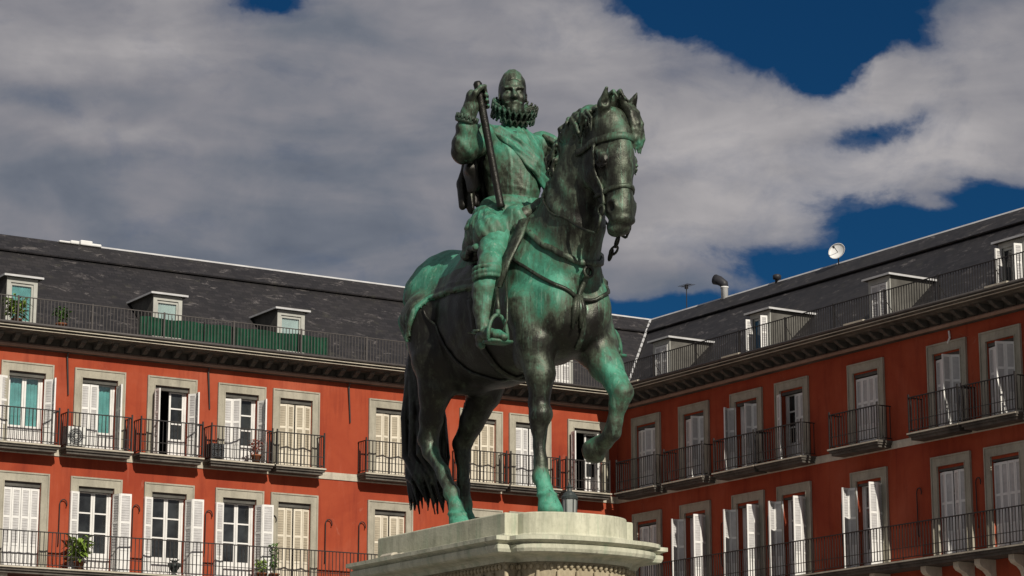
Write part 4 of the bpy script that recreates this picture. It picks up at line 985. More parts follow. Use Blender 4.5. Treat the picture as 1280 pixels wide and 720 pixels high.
# bridle
H_ = lambda x, y, z: tuple((np.array((x, y, z))-np.array((.6, 0, 4.5)))*1.1+np.array((.63, 0, 4.54)))
strap('browband', horse, [(.55, -.3, 4.12), (.75, -.32, 4.16), (.98, -.28, 4.18), (1.12, -.14, 4.2), (1.18, 0, 4.2), (1.12, .14, 4.2), (.98, .28, 4.18), (.7, .3, 4.14)], .08, .035, .35)
for sy in (-1, 1):
    strap('cheek_strap', horse, [(.93, sy*.3, 4.15), (.9, sy*.3, 4.0), (.9, sy*.28, 3.85), (.97, sy*.22, 3.6), (1.0, sy*.2, 3.42)], .042, .03, .3, lift=.006)
strap('noseband', horse, [(.82, -.14, 3.56), (.98, -.2, 3.56), (1.14, -.16, 3.6), (1.22, 0, 3.62), (1.14, .16, 3.6), (.98, .2, 3.56), (.82, .14, 3.56)], .05, .03, .3)
for sy in (-1, 1):
    m = MB(); m.smooth = True; c = Vector((.98, sy*.2, 3.36))
    m.tube([c+Vector((.055*cos(a*pi/8), 0, .055*sin(a*pi/8))) for a in range(16)], .017, 6, close=True)
    m.tube([c+Vector((0, 0, -.05)), c+Vector((-.03, sy*.01, -.16)), c+Vector((-.09, sy*.0, -.25))], [.02, .018, .015], 6); const_patina(m.build('bit_ring', M['bronze'], horse), .2)
# curb chain of three links below the chin
m = MB(); m.smooth = True; A_ = Vector((1.0, .02, 3.08)); B_ = Vector((.66, .12, 2.93))
for k in range(3):
    p = A_.lerp(B_, (k+.5)/3)+Vector((0, 0, -.05*sin(pi*(k+.5)/3))); d = (B_-A_).normalized(); s_ = Vector((0, 0, 1)) if k % 2 == 0 else Vector((.5, .85, 0)).normalized()
    m.tube([p+d*.085*cos(a*pi/6)+s_*.038*sin(a*pi/6) for a in range(12)], .015, 6, close=True)
const_patina(m.build('chain', M['bronze'], horse), .02)
# reins: bit - low loop against the neck - rider's left hand
for sy in (-1, 1):
    c = Vector((.89, sy*.19, 3.11))
    m = MB(); m.smooth = True; pts = []
    E_ = Vector((-.5, .15+.05*sy, 4.02)); C_ = Vector((.45, sy*.42, 3.25))
    for k in range(17): t = k/16; q = c*(1-t)**2+C_*2*t*(1-t)+E_*t*t; loc, no, _, dd = BV.find_nearest(q); s2 = (q-loc).dot(no); q = q if s2 > .02 else loc+no*.02; pts.append(q)
    m.tube(pts, .016, 6); const_patina(m.build('rein', M['bronze'], horse), .2)
# breast harness
strap('neck_strap', horse, [(-.5, -.55, 3.55), (-.2, -.55, 3.42), (.1, -.5, 3.15), (.35, -.4, 2.98), (.5, -.2, 2.88), (.56, 0, 2.85), (.5, .2, 2.88), (.35, .4, 2.98), (.0, .5, 3.2), (-.4, .5, 3.5)], .07, .045, .35)
strap('breast_strap', horse, [(-.75, -.7, 3.25), (-.35, -.7, 3.05), (.0, -.6, 2.85), (.3, -.4, 2.62), (.45, -.1, 2.48), (.45, .1, 2.48), (.3, .4, 2.62), (0, .6, 2.85), (-.5, .65, 3.15)], .04, .035, .2)
strap('centre_strap', horse, [(.55, -.02, 2.88), (.55, -.02, 2.5), (.4, -.02, 2.15), (.2, -.02, 1.9)], .06, .04, .3)
m = MB(); m.smooth = True
loc, no, _, _ = BV.find_nearest(Vector((.6, -.03, 2.74))); loc = loc+no*.05
m.tube([loc+Vector((0, .06*cos(a*pi/8), .06*sin(a*pi/8))) for a in range(16)], .02, 6, close=True); const_patina(m.build('harness_ring', M['bronze'], horse), .15)
m = MB(); m.smooth = True
loc, no, _, _ = BV.find_nearest(Vector((.5, -.04, 2.45))); loc = loc+no*.03
for dy in (-.06, -.02, .03, .07): m.tube([loc+Vector((0, dy*.4, .06)), loc+Vector((.01, dy*.9, -.1)), loc+Vector((-.01, dy*1.2, -.3-.05*sin(dy*90)))], [.03, .04, .016], 7)
const_patina(m.build('breast_tassel', M['bronze'], horse), .4)
strap('girth', horse, [(-1.15, -.75, 2.7), (-1.1, -.72, 2.3), (-1.05, -.45, 1.8), (-1.05, 0, 1.6), (-1.05, .45, 1.8), (-1.1, .72, 2.3), (-1.15, .75, 2.7)], .09, .03, .1)
strap('flank_strap', horse, [(-2.2, -.7, 2.75), (-1.95, -.72, 2.3), (-1.6, -.5, 1.85), (-1.2, -.2, 1.62), (-.9, 0, 1.6)], .028, .028, .1)

# ---- rider
f = Field((-1.95, -1.2, 1.8), (.25, 1.2, 5.75), .0165)
# torso in cuirass
f.ell((-1.22, 0, 4.4), (.33, .4, .44), .12); f.ell((-1.12, 0, 4.42), (.27, .33, .36), .12); f.ell((-1.22, 0, 4.02), (.28, .3, .3), .14); f.ell((-1.02, 0, 4.1), (.17, .2, .28), .12)
f.ell((-1.22, 0, 4.7), (.22, .42, .15), .12); f.cone((-1.22, 0, 4.75), .17, (-1.2, 0, 5.1), .13, .08)
f.ell((-1.22, 0, 3.78), (.34, .38, .2), .1)
# arms: right one raised with the baton, left one low to the reins
for sy, pts in ((-1, [((-1.22, -.4, 4.72), .17), ((-1.2, -.56, 4.6), .16), ((-1.15, -.73, 4.47), .145), ((-1.08, -.77, 4.52), .14), ((-1.01, -.78, 4.72), .115), ((-.97, -.78, 4.85), .085)]),
                (1, [((-1.22, .42, 4.72), .19), ((-1.2, .58, 4.58), .18), ((-1.12, .68, 4.34), .15), ((-1.0, .62, 4.22), .14), ((-.75, .4, 4.1), .11), ((-.62, .25, 4.07), .085)])):
    f.chain(pts, .06)
f.ell((-1.2, -.46, 4.72), (.19, .16, .14), .03, (radians(25), 0, 0)); f.ell((-1.2, .5, 4.72), (.2, .17, .15), .03, (radians(-25), 0, 0))
# legs
for sy in (-1, .76):
    f.chain([((-1.15, sy*.26, 3.6), .32), ((-.85, sy*.42, 3.4), .25), ((-.6, sy*.66, 3.1), .165), ((-.44, sy*.79, 2.92), .14), ((-.43, sy*.81, 2.84), .125)], .08)
    f.chain([((-.43, sy*.81, 2.86), .13), ((-.47, sy*.85, 2.62), .148), ((-.46, sy*.88, 2.4), .115), ((-.42, sy*.9, 2.2), .08), ((-.4, sy*.9, 2.12), .085)], .04)
    f.chain([((-.47, sy*.9, 2.06), .075), ((-.3, sy*.9, 2.08), .085), ((-.13, sy*.89, 2.03), .085), ((-.02, sy*.88, 2.0), .06)], .04, flat=((0, 0, 1), .8))
    f.cone((-.5, sy*.9, 2.0), .05, (-.46, sy*.9, 1.97), .05, .02)
# hand on the reins
f.ell((-.56, .22, 4.07), (.1, .07, .1), .03)
for k in range(4):
    z = 4.14-.045*k; f.chain([((-.53, .27, z), .026), ((-.45, .24, z), .024), ((-.44, .17, z-.005), .022), ((-.5, .15, z-.01), .02)], .008)
f.chain([((-.58, .18, 4.13), .03), ((-.52, .13, 4.16), .026), ((-.45, .14, 4.17), .022)], .01)
# raised right hand round the baton
BT, BB = Vector((-.865, -.725, 5.27)), Vector((-.81, -.42, 3.74)); BD = (BB-BT).normalized()
G = BT+BD*.22                                # grip centre
pu = (Vector((-.97, -.79, 4.86))-G); pu -= BD*pu.dot(BD); pu.normalize()   # from the baton towards the palm
pv_ = BD.cross(pu).normalized()
pc = G+pu*.085
HS = 1.28
f.chain([((-.97, -.79, 4.88), .095), (tuple(G+pu*.13+BD*.08), .1)], .03)
f.ell(tuple(G+pu*.11), (.075, .1, .145), .03, (0, 0, atan2(pu.y, pu.x)))
def ring(a, r, dz): return tuple(G+(pu*cos(a)+pv_*sin(a))*r+BD*dz)
for k in range(4):
    dz = -.1+.064*k; r_ = (.096, .1, .097, .09)[k]; rad = (.031, .033, .031, .027)[k]; e_ = (3.5, 3.7, 3.6, 3.3)[k]
    f.chain([(ring(.5, r_+.022, dz), rad*1.12), (ring(1.3, r_+.012, dz), rad), (ring(2.3, r_, dz+.004), rad*.93), (ring(e_, r_-.01, dz+.008), rad*.82)], .006)
f.chain([(ring(-.5, .12, .03), .044), (ring(-1.2, .112, -.06), .038), (ring(-2.0, .1, -.12), .033), (ring(-2.7, .092, -.135), .028)], .012)
# head
HO = Vector((-1.19, -.02, 5.26)); hy = radians(-26)
HR_ = Matrix.Rotation(hy, 3, 'Z')
def hp(x, y, z): return tuple(HO+HR_ @ Vector((x, y, z)))
rz_ = (0, 0, hy)
f.ell(hp(-.02, 0, .08), (.19, .165, .2), .05, rz_); f.ell(hp(.04, 0, -.07), (.145, .125, .19), .06, rz_); f.ell(hp(.07, 0, -.17), (.09, .085, .08), .05, rz_)
f.cone(hp(.165, 0, .06), .022, hp(.235, 0, -.045), .034, .03); f.ell(hp(.195, -.026, -.05), (.03, .022, .02), .02, rz_); f.ell(hp(.195, .026, -.05), (.03, .022, .02), .02, rz_)
f.cone(hp(.15, -.11, .085), .022, hp(.175, -.03, .08), .022, .02); f.cone(hp(.15, .11, .085), .022, hp(.175, .03, .08), .022, .02)   # brows
for sy in (-1, 1):
    f.ell(hp(.165, sy*.065, .035), (.035, .04, .028), .02, rz_, 'c'); f.ell(hp(.14, sy*.065, .035), (.03, .034, .022), .006, rz_)
    f.ell(hp(.11, sy*.105, -.03), (.05, .04, .045), .04, rz_)      # cheekbone
    f.ell(hp(-.0, sy*.165, .0), (.035, .02, .055), .015, (0, 0, hy+sy*.3)); f.ell(hp(.005, sy*.185, .0), (.02, .012, .035), .01, rz_, 'c')
    f.cone(hp(.185, sy*.008, -.1), .02, hp(.15, sy*.095, -.115), .011, .01)    # moustache
    f.cone(hp(.15, sy*.095, -.115), .011, hp(.13, sy*.115, -.095), .007, .01)
f.cone(hp(.165, -.035, -.135), .014, hp(.165, .035, -.135), .014, .012); f.cone(hp(.175, -.035, -.122), .006, hp(.175, .035, -.122), .006, .006, 'c')
f.chain([(hp(.14, 0, -.16), .05), (hp(.15, 0, -.21), .038), (hp(.155, 0, -.25), .015)], .03)    # beard
V, FQ = f.mesh()
def rdisp(V, N):
    x, y, z = V.T; d = np.zeros(len(V))
    tor = (z > 3.75) & (z < 4.7) & (np.abs(y) < .45)
    sl = ((np.abs(y) > .5) & (z > 4.1))
    d += sl*.005*np.sin(z*34+y*31+x*12)*(z < 4.85)                 # sleeve rolls
    d += .01*np.exp(-((z-3.93)/.02)**2)*(np.abs(y) < .5)
    cu = (z > 3.85) & (z < 4.75) & (np.abs(y) < .4) & (x > -1.3)
    d += cu*(.012*np.exp(-(y/.02)**2)+.007*np.exp(-((np.abs(y)-.2-.12*(z-4.1))/.014)**2)+.006*np.exp(-((z-4.02-.25*np.abs(y))/.014)**2))
    d += .003*np.sin(x*41+z*17)*np.sin(y*37+z*29)
    d += .008*np.sin(z*30+x*9)*np.exp(-((z-2.6)/.3)**2)*(z < 2.9)*.5
    return d
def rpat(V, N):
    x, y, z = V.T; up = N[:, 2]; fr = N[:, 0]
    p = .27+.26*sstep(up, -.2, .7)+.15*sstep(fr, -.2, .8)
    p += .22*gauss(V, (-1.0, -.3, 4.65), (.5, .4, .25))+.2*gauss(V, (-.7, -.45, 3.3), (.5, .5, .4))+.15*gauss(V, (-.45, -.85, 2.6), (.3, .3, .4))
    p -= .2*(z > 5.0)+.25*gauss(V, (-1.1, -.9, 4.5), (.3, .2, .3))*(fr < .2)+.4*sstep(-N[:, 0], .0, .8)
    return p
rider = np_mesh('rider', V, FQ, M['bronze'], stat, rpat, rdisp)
def part(name, fn, lo, hi, vox, pat, disp=None, parent=None, sm=1):
    ff = Field(lo, hi, vox); fn(ff); v_, q_ = ff.mesh()
    return np_mesh(name, v_, q_, M['bronze'], parent or rider, pat if callable(pat) else (lambda V, N: pat+.2*sstep(N[:, 2], -.1, .9)), disp, sm)
def hair(ff):
    ff.ell(hp(-.04, 0, .15), (.195, .169, .17), .05, rz_); ff.ell(hp(-.04, 0, .25), (.12, .11, .125), .06, rz_)
    ff.ell(hp(-.09, 0, .05), (.14, .165, .2), .05, rz_)
    ff.ell(hp(.16, 0, .03), (.13, .12, .16), .03, rz_, 'c')
part('hair', hair, (-1.55, -.35, 5.0), (-.9, .35, 5.75), .012, .25, lambda V, N: .0025*np.sin(V[:, 1]*95+V[:, 0]*30+np.sin(V[:, 2]*20)))
# ruff: figure-of-eight pleats round the neck, tipped forward
m = MB(); m.smooth = True; RC = Vector((-1.2, 0, 5.08)); tilt = Matrix.Rotation(hy, 3, 'Z') @ Matrix.Rotation(radians(-9), 3, 'X') @ Matrix.Rotation(radians(30), 3, 'Y')
NP_ = 24; n = NP_*10
def rp(a, r, z): return RC+tilt @ Vector((r*cos(a), r*.95*sin(a), z))
for zo_, ph in ((-.045, 0), (.05, pi)):
    rows = []
    for j in range(5):
        t = j/4; r = .12+(.165+zo_*.15)*t; amp = .012+.042*t
        rows.append([rp(2*pi*k/n+.06*t*sin(2*NP_*2*pi*k/n), r, zo_*t+.012*(zo_ > 0)+amp*sin(NP_*2*pi*k/n+ph)) for k in range(n)])
    vs = [p for r_ in rows for p in r_]; fs = [(j*n+k, j*n+(k+1) % n, (j+1)*n+(k+1) % n, (j+1)*n+k) for j in range(4) for k in range(n)]
    m.add(vs, fs); m.tube(rows[-1], .012, 5, close=True)
m.add([rp(2*pi*k/48, .12, z) for z in (-.07, .05) for k in range(48)], [(k, (k+1) % 48, 48+(k+1) % 48, 48+k) for k in range(48)])
const_patina(m.build('ruff', M['bronze'], rider, recalc=False), .42)
# wrist ruffles
for c, d, r0 in ((Vector((-.98, -.795, 4.83)), Vector((.1, .05, .3)), .12), (Vector((-.7, .34, 4.08)), Vector((.3, -.3, -.05)), .1)):
    d.normalize(); a1 = d.orthogonal().normalized(); a2 = d.cross(a1); m = MB(); m.smooth = True; n = 96; rows = []
    for j in range(4):
        t = j/3; r = r0*(.72+.38*t)
        rows.append([c+(a1*cos(2*pi*k/n)+a2*sin(2*pi*k/n))*r+d*((.018+.016*t)*sin(16*2*pi*k/n)) for k in range(n)])
    m.add([p for r_ in rows for p in r_], [(j*n+k, j*n+(k+1) % n, (j+1)*n+(k+1) % n, (j+1)*n+k) for j in range(3) for k in range(n)])
    m.tube([p for p in rows[-1]], .012, 5, close=True)
    m.tube([c-d*.04+(a1*cos(2*pi*k/24)+a2*sin(2*pi*k/24))*r0*.92 for k in range(24)], .03, 6, close=True)
    const_patina(m.build('cuff', M['bronze'], rider, recalc=False), .5)
m = MB(); m.smooth = True; m.tube([BT, BT+BD*.03, BT+BD*.1, BT+BD*.8, BB-BD*.06, BB-BD*.02, BB], [.036, .054, .05, .046, .046, .052, .044], 14); const_patina(m.build('baton', M['bronze'], rider), -.05)
# sash across the chest with a knot at the left hip
def sash(ff):
    for k in range(6):
        o = k/5
        ff.chain([((-1.28, -.3-.04*o, 4.88-.0*o), .027), ((-1.08+.02*sin(k), -.27-.1*o, 4.82-.06*o), .027), ((-.9+.015*sin(k*2), -.1-.1*o, 4.66-.12*o), .027), ((-.8+.012*sin(k*3), .1-.09*o, 4.42-.15*o), .027), ((-.86, .27-.05*o, 4.2-.1*o), .027), ((-1.0, .38, 4.06-.07*o), .036), ((-1.3, .38, 3.98-.04*o), .022)], .006)
def sdisp(V, N): return .005*np.sin(V[:, 0]*30+V[:, 2]*47+V[:, 1]*22)+.003*np.sin(V[:, 2]*90+V[:, 1]*60)
part('sash', sash, (-1.6, -.6, 3.8), (-.6, .6, 5.05), .0135, .6, sdisp)
def bow(ff):
    R3 = random.Random(5)
    ff.ell((-.93, .38, 4.2), (.13, .12, .13), .05)
    for k in range(9):
        a = R3.uniform(-.6, 1.1); l = R3.uniform(.35, .85)
        ff.chain([((-.9, .36, 4.25), .06), ((-.84+.1*a, .4+.08*a, 4.15-l*.3), .06), ((-.82+.16*a, .42+.05*sin(k), 4.1-l*.65), .05), ((-.84+.14*a, .4+.1*sin(k*2), 4.08-l), .03)], .02)
    for k in range(4):
        a = k*1.5; ff.chain([((-.95, .4, 4.22), .04), ((-.9+.12*cos(a), .46+.1*sin(a*2), 4.36+.06*sin(a)), .055), ((-.98+.1*cos(a+1), .5, 4.24), .04)], .02)
part('sash_bow', bow, (-1.4, .05, 3.1), (-.5, .85, 4.7), .016, .18, sdisp)
def mantle(ff):
    R4 = random.Random(14)
    ff.ell((-1.12, .5, 4.62), (.17, .14, .15), .05)
    for k in range(9):
        a = -.6+k*.42; ff.chain([((-1.12+.06*cos(a), .36+.03*sin(a), 4.8), .022), ((-1.08+.17*cos(a), .5+.14*sin(a), 4.68), .028), ((-1.08+.15*cos(a), .55+.15*sin(a), 4.5-.03*sin(k*2)), .02)], .02)
    for k in range(5): ff.chain([((-.92, .42+.05*k, 4.5), .04), ((-.84, .42+.06*k, 4.2+.02*sin(k*4)), .036), ((-.86, .4+.05*k, 3.85+.05*sin(k*3)), .02)], .012)
part('mantle', mantle, (-1.5, .1, 3.6), (-.6, 1.0, 5.0), .014, .22, sdisp)
# short cape and hanging sleeve behind the right arm
def cape(ff):
    R3 = random.Random(9)
    for k in range(11):
        y = -.46+.95*k/10; ff.chain([((-1.38, y*.7, 4.82), .06), ((-1.56, y*.95, 4.55), .06), ((-1.6+.02*sin(k*2), y*1.05, 4.2), .062), ((-1.57+.03*sin(k), y*1.1, 3.92-.05*sin(k*2.2)), .05)], .035)
    for k in range(5): ff.chain([((-1.3, -.52, 4.6), .07), ((-1.42+.05*k, -.5-.02*k, 4.3), .045), ((-1.42+.05*k, -.48, 4.08-.04*sin(k*3)), .03)], .07)
part('cape', cape, (-1.85, -.9, 3.7), (-.95, .8, 5.0), .017, -.05, lambda V, N: .008*np.sin(V[:, 1]*60+V[:, 2]*8))
# pleated skirt of the doublet and puffed breeches
def skirt(ff):
    for k in range(26):
        a = -2.5+5.0*k/25; r0, r1 = .33, .44+.03*sin(k*2.1)
        ff.chain([((-1.2+.28*cos(a), .34*sin(a), 3.93), .05), ((-1.19+r0*1.1*cos(a), .46*sin(a), 3.78), .055), ((-1.18+r1*1.02*cos(a), .6*sin(a), 3.58+.02*sin(k*3)), .05)], .03)
part('doublet_skirt', skirt, (-1.9, -.85, 3.4), (-.55, .85, 4.1), .0165, .5, lambda V, N: .006*np.sin(V[:, 2]*50))
for sy in (-1, 1):
    def hose(ff):
        ff.ell((-1.12, sy*.36, 3.52), (.38, .28, .3), .1); ff.ell((-.84, sy*.5, 3.4), (.28, .25, .27), .08, (0, 0, sy*radians(40)))
        ff.ell((-1.3, sy*.42, 3.36), (.25, .2, .22), .08)
        ff.chain([((-1.1, sy*.66, 3.27), .035), ((-.85, sy*.74, 3.22), .04), ((-.66, sy*.72, 3.17), .04), ((-.5, sy*.52, 3.16), .035)], .03)
        ff.ell((-.66, sy*.3, 3.5), (.2, .17, .28), .04)
        ff.chain([((-1.5, sy*.5, 3.3), .04), ((-1.3, sy*.6, 3.22), .05), ((-1.1, sy*.66, 3.27), .04)], .03)
    def hdisp(V, N):
        an = np.arctan2(V[:, 1]-sy*.42, V[:, 0]+1.0+(V[:, 2]-3.4)*.3); return .007*np.sin(an*9+V[:, 2]*14)+.005*np.sin(an*23+V[:, 2]*19)
    part('breeches', hose, (-1.75, -1.0 if sy < 0 else .0, 2.95), (-.3, .0 if sy < 0 else 1.0, 3.95), .0165, lambda V, N: .5+.2*sstep(N[:, 2], 0, .8)+.15*gauss(V, (-.8, sy*.4, 3.5), (.25, .3, .2))-.7*sstep(-N[:, 2], .1, .7), hdisp)
    # boot top, spur and stirrup
    def boot(ff):
        for z, r_ in ((2.87, .16), (2.81, .165), (2.76, .158)):
            sw = sy if sy < 0 else .76
            ff.chain([((-.44+r_*cos(a*pi/8), sw*.83+r_*sin(a*pi/8), z+.02*cos(a*pi/8)), .026) for a in range(17)], .012)
        ff.ell((-.3, sw*.83, 2.86), (.06, .09, .07), .02)
    part('garter', boot, (-.75, min(sy*.5, sy*1.15), 2.65), (-.1, max(sy*.5, sy*1.15), 3.05), .012, .5, parent=rider)
    m = MB(); m.smooth = True
    sq = sy; sy = sy if sy < 0 else .76
    m.tube([(-.36, sy*.8, 2.12), (-.5, sy*.82, 2.14), (-.56, sy*.9, 2.13), (-.5, sy*.98, 2.14), (-.36, sy*1.0, 2.12)], .016, 6)
    m.tube([(-.56, sy*.9, 2.13), (-.68, sy*.9, 2.16)], .014, 6); m.lathe([(.0, -.01), (.05, 0), (0, .01)], (-.7, sy*.9, 2.16), 8); const_patina(m.build('spur', M['bronze'], rider), .5)
    m = MB(); m.smooth = True; sx, zz = -.12, 1.97
    arch = [(sx, sy*.89+.13*cos(a*pi/10), zz+.0+.3*sin(a*pi/10)**.85) for a in range(11)]
    m.tube(arch, .024, 8); m.box(sx-.09, sx+.09, sy*.89-.14, sy*.89+.14, zz-.03, zz); m.tube([(sx-.09, sy*.89-.14, zz-.015), (sx-.09, sy*.89+.14, zz-.015)], .02, 6); m.tube([(sx+.09, sy*.89-.14, zz-.015), (sx+.09, sy*.89+.14, zz-.015)], .02, 6)
    m.tube([(sx, sy*.89, zz+.29), (sx, sy*.89, zz+.36)], .03, 6); const_patina(m.build('stirrup', M['bronze'], horse), .5)
    m = MB(); m.smooth = True
    P = [(-.3, sy*.42, 3.5), (-.22, sy*.56, 3.25), (-.26, sy*.7, 2.95), (-.3, sy*.8, 2.64), (-.12, sy*.89, 2.33)]
    m.ribbon(P[:4], [(.35, sy*1, .3)]*4, .15, .03); m.ribbon([P[3], P[4]], [(.3, sy*1, .3)]*2, .045, .03); m.tube([(-.2, sy*.74, 2.7), (-.06, sy*.8, 2.45), (.0, sy*.84, 2.2), (-.05, sy*.87, 2.05)], .012, 5); const_patina(m.build('stirrup_leather', M['bronze'], horse), .25)
# saddle
def saddle(ff):
    ff.ell((-1.15, 0, 3.4), (.6, .42, .14), .1); ff.chain([((-1.72, -.35, 3.35), .08), ((-1.78, -.2, 3.58), .09), ((-1.8, 0, 3.64), .095), ((-1.78, .2, 3.58), .09), ((-1.72, .35, 3.35), .08)], .06)
    ff.chain([((-.62, -.38, 3.3), .08), ((-.56, -.25, 3.62), .09), ((-.55, 0, 3.76), .1), ((-.56, .25, 3.62), .09), ((-.62, .38, 3.3), .08)], .06)
    for sy in (-1, 1): ff.cone((-1.0, sy*.5, 3.3), .2, (-.8, sy*.6, 2.95), .12, .08, flat=((0, 1, 0), .5))
part('saddle', saddle, (-2.1, -.9, 2.7), (-.3, .9, 4.0), .02, .2, parent=horse)
# sword hanging at the far side, hilt beside the bow
m = MB(); m.smooth = True
m.tube([(-.75, .62, 3.85), (-1.0, .72, 3.55), (-1.7, .85, 2.9), (-2.1, .9, 2.5)], [.03, .035, .03, .015], 8); const_patina(m.build('scabbard', M['bronze'], rider), .1)
# ------------------------------------------------------------------ camera, sun, sky
cam = bpy.data.cameras.new('camera'); co = bpy.data.objects.new('camera', cam); COL.objects.link(co); SC.camera = co
cam.sensor_width = 36; cam.lens = 36*F_PX/1280.0; cam.clip_end = 3000; cam.clip_start = .5
co.location = (0, 0, EYE); co.rotation_euler = (pi/2+PITCH, 0, 0)
SUN_EL = radians(33)
hd = (DR*.985+DL*.13).normalized(); sdir = Vector((hd.x*cos(SUN_EL), hd.y*cos(SUN_EL), sin(SUN_EL)))
sl = bpy.data.lights.new('sun', 'SUN'); sl.energy = 4.5; sl.angle = radians(.53); sl.color = (1, .93, .82)
so = bpy.data.objects.new('sun', sl); COL.objects.link(so); so.rotation_euler = sdir.to_track_quat('Z', 'Y').to_euler(); so.location = (20, -40, 40)

W = bpy.data.worlds.new('World'); SC.world = W; W.use_nodes = True; nt = W.node_tree; nt.nodes.clear()
out = nt.nodes.new('ShaderNodeOutputWorld'); bg = nt.nodes.new('ShaderNodeBackground'); nt.links.new(bg.outputs[0], out.inputs[0])
sky = nt.nodes.new('ShaderNodeTexSky'); sky.sky_type = 'NISHITA'; sky.sun_disc = False; sky.sun_elevation = SUN_EL
sky.sun_rotation = atan2(hd.x, hd.y); sky.altitude = 650; sky.air_density = 1.0; sky.dust_density = .1; sky.ozone_density = 3.0
STR = .1
blue = mix(nt, 1.0, sky.outputs[0], (.035, .15, .25), 'MULTIPLY')
tc = nt.nodes.new('ShaderNodeTexCoord'); D = tc.outputs['Generated']
def pxdir(px, py):
    x = (px-640)/F_PX; y = -(py-360)/F_PX
    return Vector((x, cos(PITCH)-y*sin(PITCH), sin(PITCH)+y*cos(PITCH))).normalized()
# slow warp so that edges of the cloud bank are ragged
wn = nt.nodes.new('ShaderNodeTexNoise'); wn.inputs['Scale'].default_value = 14; wn.inputs['Detail'].default_value = 6; wn.inputs['Roughness'].default_value = .62
nt.links.new(D, wn.inputs['Vector'])
ws = nt.nodes.new('ShaderNodeVectorMath'); ws.operation = 'SUBTRACT'; nt.links.new(wn.outputs['Color'], ws.inputs[0]); ws.inputs[1].default_value = (.5, .5, .5)
wm = nt.nodes.new('ShaderNodeVectorMath'); wm.operation = 'MULTIPLY'; nt.links.new(ws.outputs[0], wm.inputs[0]); wm.inputs[1].default_value = (.05, .0, .022)
wa = nt.nodes.new('ShaderNodeVectorMath'); wa.operation = 'ADD'; nt.links.new(D, wa.inputs[0]); nt.links.new(wm.outputs[0], wa.inputs[1])
DW = wa.outputs[0]
def blob(px, py, rx, ry, amp, tilt=0.0):
    c = pxdir(px, py)
    s_ = nt.nodes.new('ShaderNodeVectorMath'); s_.operation = 'SUBTRACT'; nt.links.new(DW, s_.inputs[0]); s_.inputs[1].default_value = c
    r_ = nt.nodes.new('ShaderNodeVectorRotate'); r_.rotation_type = 'Y_AXIS'; r_.inputs['Angle'].default_value = tilt; nt.links.new(s_.outputs[0], r_.inputs['Vector'])
    m_ = nt.nodes.new('ShaderNodeVectorMath'); m_.operation = 'MULTIPLY'; nt.links.new(r_.outputs[0], m_.inputs[0]); m_.inputs[1].default_value = (F_PX/rx, 3.0, F_PX/ry)
    l_ = nt.nodes.new('ShaderNodeVectorMath'); l_.operation = 'LENGTH'; nt.links.new(m_.outputs[0], l_.inputs[0])
    e_ = mth(nt, 'POWER', 2.718, mth(nt, 'MULTIPLY', mth(nt, 'MULTIPLY', l_.outputs['Value'], l_.outputs['Value']), -1.0))
    return mth(nt, 'MULTIPLY', e_, amp)
def total(lst):
    t = lst[0]
    for x in lst[1:]: t = mth(nt, 'ADD', t, x)
    return t
def ns(scale, zs, detail, rough, dist=0, off=0):
    mp = nt.nodes.new('ShaderNodeMapping'); mp.inputs['Scale'].default_value = (1, 1, zs); mp.inputs['Location'].default_value = (off, off, off); nt.links.new(D, mp.inputs['Vector'])
    return noise(nt, mp.outputs[0], scale, detail, rough, dist)
T = radians
clear = total([blob(905, -5, 120, 42, 1.1), blob(985, 28, 110, 50, 1.25, T(10)), blob(1080, 20, 120, 62, 1.3), blob(860, 20, 60, 22, .6), blob(1020, 110, 38, 22, .7), blob(1105, 168, 85, 22, .85, T(16)), blob(1035, 60, 50, 24, .35, T(12)),
   blob(1260, 262, 110, 30, 1.3, T(-14)), blob(1160, 300, 150, 36, 1.5, T(-16)), blob(1010, 345, 130, 36, 1.3, T(-14)), blob(860, 392, 130, 26, 1.3, T(-5)), blob(322, 5, 46, 14, .8), blob(1050, 68, 40, 30, .5), blob(790, -2, 60, 20, .6), blob(560, 400, 160, 40, .3), blob(700, 400, 120, 26, .7)])
wisps = total([blob(1125, 92, 40, 24, .7), blob(1070, 12, 26, 10, .5), blob(1140, 75, 26, 16, .5), blob(1175, 255, 40, 12, .45, T(-12)), blob(1135, 45, 20, 10, .3)])
edge = ns(24, 1.8, 8, .6, .35)
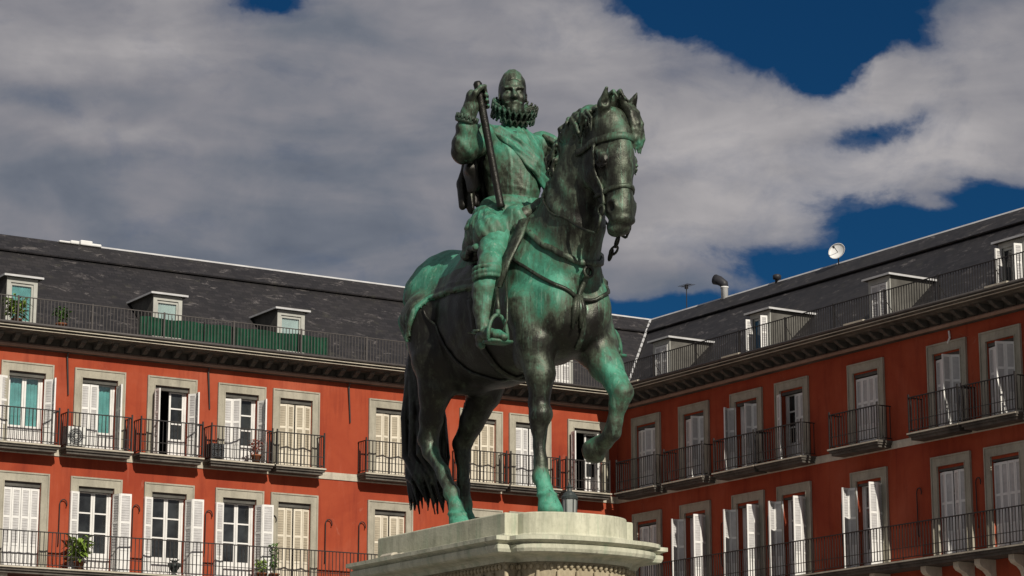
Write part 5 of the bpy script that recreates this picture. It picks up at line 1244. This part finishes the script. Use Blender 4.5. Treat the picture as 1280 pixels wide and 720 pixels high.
cov = mth(nt, 'ADD', mth(nt, 'SUBTRACT', 1.0, clear), mth(nt, 'MULTIPLY', mth(nt, 'SUBTRACT', edge, .5), 1.5))
cov = mth(nt, 'ADD', cov, wisps)
cm = ramp(nt, cov, [(.22, 0), (.36, .12), (.6, .7), (.95, 1)])
# brightness of the bank: lit tops, grey bellies in flat bands
bands = ns(11, 3.6, 4, .5, .5, 3.1); puffs = ns(17, 1.6, 6, .55, .3, 7.7)
lit = total([blob(1000, 200, 260, 90, .3, T(10)), blob(760, 120, 200, 90, .2), blob(110, 40, 180, 60, .42), blob(640, 40, 180, 60, .16), blob(1200, 150, 120, 70, .22), blob(470, 235, 200, 22, .1), blob(120, 165, 180, 16, .16), blob(880, 290, 180, 40, .12)])
shade = total([blob(180, 290, 400, 60, .1), blob(560, 300, 180, 50, .14), blob(60, 115, 160, 30, .16), blob(300, 205, 300, 20, .08), blob(330, 70, 90, 50, .14), blob(840, 350, 200, 26, .12)])
br = mth(nt, 'ADD', mth(nt, 'SUBTRACT', mth(nt, 'ADD', .48, lit), shade), mth(nt, 'ADD', mth(nt, 'MULTIPLY', mth(nt, 'SUBTRACT', bands, .5), .95), mth(nt, 'MULTIPLY', mth(nt, 'SUBTRACT', puffs, .5), .85)))
cc = ramp(nt, br, [(.05, (.1, .12, .16)), (.3, (.155, .172, .21)), (.55, (.238, .236, .262)), (.8, (.325, .314, .328)), (1.0, (.42, .4, .405))])
cc = mix(nt, 1.0, cc, (1/STR, 1/STR, 1/STR), 'MULTIPLY')
fin = mix(nt, cm, blue, cc); nt.links.new(fin, bg.inputs['Color']); bg.inputs['Strength'].default_value = STR

SC.cycles.max_bounces = 4; SC.cycles.diffuse_bounces = 3; W.cycles.sampling_method = 'NONE'; SC.cycles.use_denoising = True
SC.render.engine = 'CYCLES'
SC.view_settings.view_transform = 'Standard'; SC.view_settings.look = 'None'; SC.view_settings.gamma = 1; SC.view_settings.exposure = 0
SC.render.resolution_x = 1024; SC.render.resolution_y = 576
